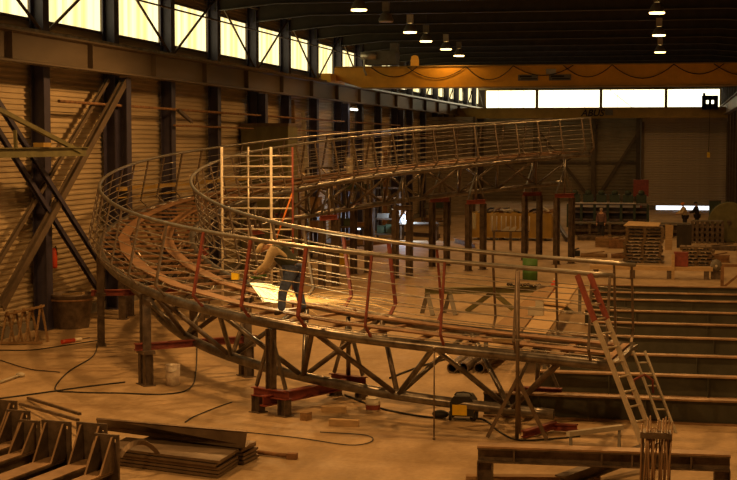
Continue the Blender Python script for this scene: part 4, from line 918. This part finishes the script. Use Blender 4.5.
    o.v = [tuple(Rm @ V((x * .95, y * 1.12, z)) + hd - fr * .012) for x, y, z in o.v]; o.obj('helmet' if helmet else 'hair', helmet or hair, t)
    return t
def stand_pose(lean=0.0, arms='down'):
    J = {'pelvis': (0, 0, .95), 'spine': (0, .03 * lean * 3, 1.13), 'chest': (0, .25 * lean, 1.34), 'neck': (0, .42 * lean, 1.50), 'head': (0, .50 * lean + .02, 1.66)}
    for q, sg in (('l', -1), ('r', 1)):
        y = .35 * lean
        J['shoulder_' + q] = (sg * .185, y, 1.42)
        if arms == 'down': J['elbow_' + q] = (sg * .24, y - .02, 1.14); J['wrist_' + q] = (sg * .23, y + .10, .90)
        else: J['elbow_' + q] = (sg * .25, y + .12, 1.16); J['wrist_' + q] = (sg * .12, y + .38, 1.08)
        J['hip_' + q] = (sg * .095, 0, .90); J['knee_' + q] = (sg * .11, .03, .49); J['ankle_' + q] = (sg * .12, -.01, .09); J['toe_' + q] = (sg * .14, .15, .045)
    J['face'] = (0, 1, -lean * .8); return J
P4 = math.pi
person('man in mauve shirt and dark trousers standing alone behind the crates', onz(601, 239), P4 * .95, stand_pose(0, 'down'), MCL, DCL, HAIR)
q = onz(685, 231); person('worker with orange helmet left of two at the bright door gap', q, P4 * .6, stand_pose(.3, 'work'), BEIGE, DCL, HAIR, ORG)
q = onz(697, 230); person('worker in dark clothes right of two at the bright door gap', q, -P4 * .6 + P4, stand_pose(.2, 'work'), DCL, DCL, HAIR, BLK)
q = onz(402, 240); q.x -= .15; person('welder in dark clothes and black mask bending to the blue arc', q, -P4 * .42, stand_pose(.75, 'work'), DCL, DCL, HAIR, BLK)
wq = V((ony(406, 217, q.y - .1).x, q.y - .1, ony(406, 217, q.y - .1).z))
t = thing('work_table', 'dark welding table with a long bar behind the ramp', 'table', (wq.x + .75, q.y, 0)); zt = ony(420, 224, q.y).z
MB().box((0, 0, zt), (2.3, .7, .06)).obj('table_top', BROWN, t); MB().bar((-1.0, -.1, zt + .06), (1.1, -.1, zt + .06), .12, .1).obj('long_bar', GRY, t)
for x in (-1.0, 1.0):
    for y in (-.28, .28): MB().box((x, y, zt / 2), (.08, .08, zt)).obj('leg', BROWN, t)
ARC_ = emi('welding_arc', (.75, .88, 1.0), 14); wq.z = zt + .2
o = MB().ball((0, 0, 0), .13, 10, (.8, .8, 1.2)).ball((.08, 0, .16), .06).ball((-.1, 0, -.1), .05).obj('welding_arc', ARC_, None, loc=wq); tag(o, 'blue-white welding arc glaring behind the ramp stands', 'arc')
l = D.lights.new('arc_light', 'POINT'); l.energy = 260; l.color = (.6, .78, 1); l.shadow_soft_size = .1; lo = D.objects.new('arc_light', l); COL.objects.link(lo); lo.location = wq + V((.0, -.3, .15))
q = ony(359, 228, 74); t = thing('sparkle_on_stand', 'small blue-white sparkle left of the welder, on an added stand', 'lamp', (q.x, 74, 0)); MB().tube([(0, 0, 0), (0, 0, q.z - .1)], .03, 6).obj('stand', BROWN, t); MB().box((0, .05, q.z), (.22, .1, .26)).obj('housing', BLK, t); MB().box((0, -.01, q.z), (.14, .03, .18)).obj('glass', emi('sparkle_glow', (.8, .9, 1), 3), t)  # blue-white sparkle shown by a glowing box; housing and stand are added
# the grinding worker on the deck
gp = deck_at(291, 314)
J = {'pelvis': (0, -.02, .94), 'spine': (0, .10, 1.10), 'chest': (0, .27, 1.26), 'neck': (0, .42, 1.32), 'head': (0, .57, 1.29), 'face': (0, .45, -1),
     'shoulder_l': (-.20, .34, 1.26), 'shoulder_r': (.20, .34, 1.26), 'elbow_l': (-.27, .44, .98), 'elbow_r': (.26, .40, .97), 'wrist_l': (-.10, .64, .84), 'wrist_r': (.08, .56, .80),
     'hip_l': (-.10, -.02, .88), 'hip_r': (.10, -.02, .88), 'knee_l': (-.15, .16, .48), 'knee_r': (.15, -.10, .47), 'ankle_l': (-.18, .18, .09), 'ankle_r': (.18, -.20, .09), 'toe_l': (-.2, .33, .045), 'toe_r': (.2, -.05, .045)}
gw = person('bent worker in jeans and dark green vest grinding on the ramp deck', gp, P4 * .5 + .12, J, BEIGE, JEAN, HAIR, BEIGE, vest=VEST)
gw.scale = (1.06,) * 3; hp = Matrix.Translation(gp) @ Matrix.Rotation(P4 * .5 + .12, 4, 'Z')
gl = hp @ V((0, .72, .74)); t = thing('angle_grinder', 'angle grinder held low by the bent worker on the ramp', 'tool', gl, P4 * .5 + .12)
MB().tube([(0, -.2, .06), (0, .12, 0)], .035, 10).obj('motor_body', GRN, t); MB().lathe((0, .14, -.04), [(.09, 0), (.09, .008)], 18).obj('disc', GRY, t); MB().prism([(-.1, .06, -.015), (.1, .06, -.015), (.1, .14, -.0), (-.1, .14, 0)], (0, 0, .02)).obj('guard', ALU, t); MB().tube([(0, .06, .02), (.14, .08, .06)], .015, 8).obj('side_handle', BLK, t)
# sparks: glowing strands thrown from the disc across the deck
SPK = emi('spark_glow', (1.0, .70, .26), 2.2); SPK2 = emi('spark_trail_glow', (1.0, .50, .10), 1.0); rs = random.Random(11); mb = MB(); so = deck_at(250, 297) + V((0, 0, .36))
so = ony(250, 283, so.y); dirx = (RT * 1.0 + V((0, .0, 0))).normalized()
mb2 = MB()
for k in range(420):
    near = k < 330
    el = rs.gauss(-.40, .15) if near else rs.gauss(-.30, .12); az = rs.gauss(0, .13); v = rs.uniform(3.5, 9) if not near else rs.uniform(2.4, 5.0)
    d = (RT * math.cos(az) + V((-RT.y, RT.x, 0)) * math.sin(az)).normalized(); vx = v * math.cos(el); vz = v * math.sin(el); T = rs.uniform(.08, .30) if near else rs.uniform(.15, .5); pts = []; p = so.copy(); z_ = vz; hz = vx
    n = 7; dt = T / n; zf = gp.z - so.z + .03
    x = 0.0; z = 0.0; b = False
    for i in range(n + 1):
        pts.append(d * x + V((0, 0, z))); x += hz * dt; z_ -= 9.8 * dt; z += z_ * dt
        if z < zf - so.z * 0 and not b: z = zf; z_ = abs(z_) * rs.uniform(.15, .5); hz *= .8; b = True
    (mb if near else mb2).tube(pts, .004 if near else .0028, 3)
o = mb.obj('grinding_sparks', SPK, None, loc=so); tag(o, 'bright yellow fan of grinding sparks sweeping across the ramp deck', 'sparks'); o['kind'] = 'stuff'
o = mb2.obj('spark_trails', SPK2, None, loc=so); tag(o, 'thin orange spark trails bouncing away right of the bent worker', 'sparks'); o['kind'] = 'stuff'
l = D.lights.new('spark_light', 'POINT'); l.energy = 60; l.color = (1, .75, .35); l.shadow_soft_size = .15; lo = D.objects.new('spark_light', l); COL.objects.link(lo); lo.location = so + RT * .7 + V((0, .15, -.05))
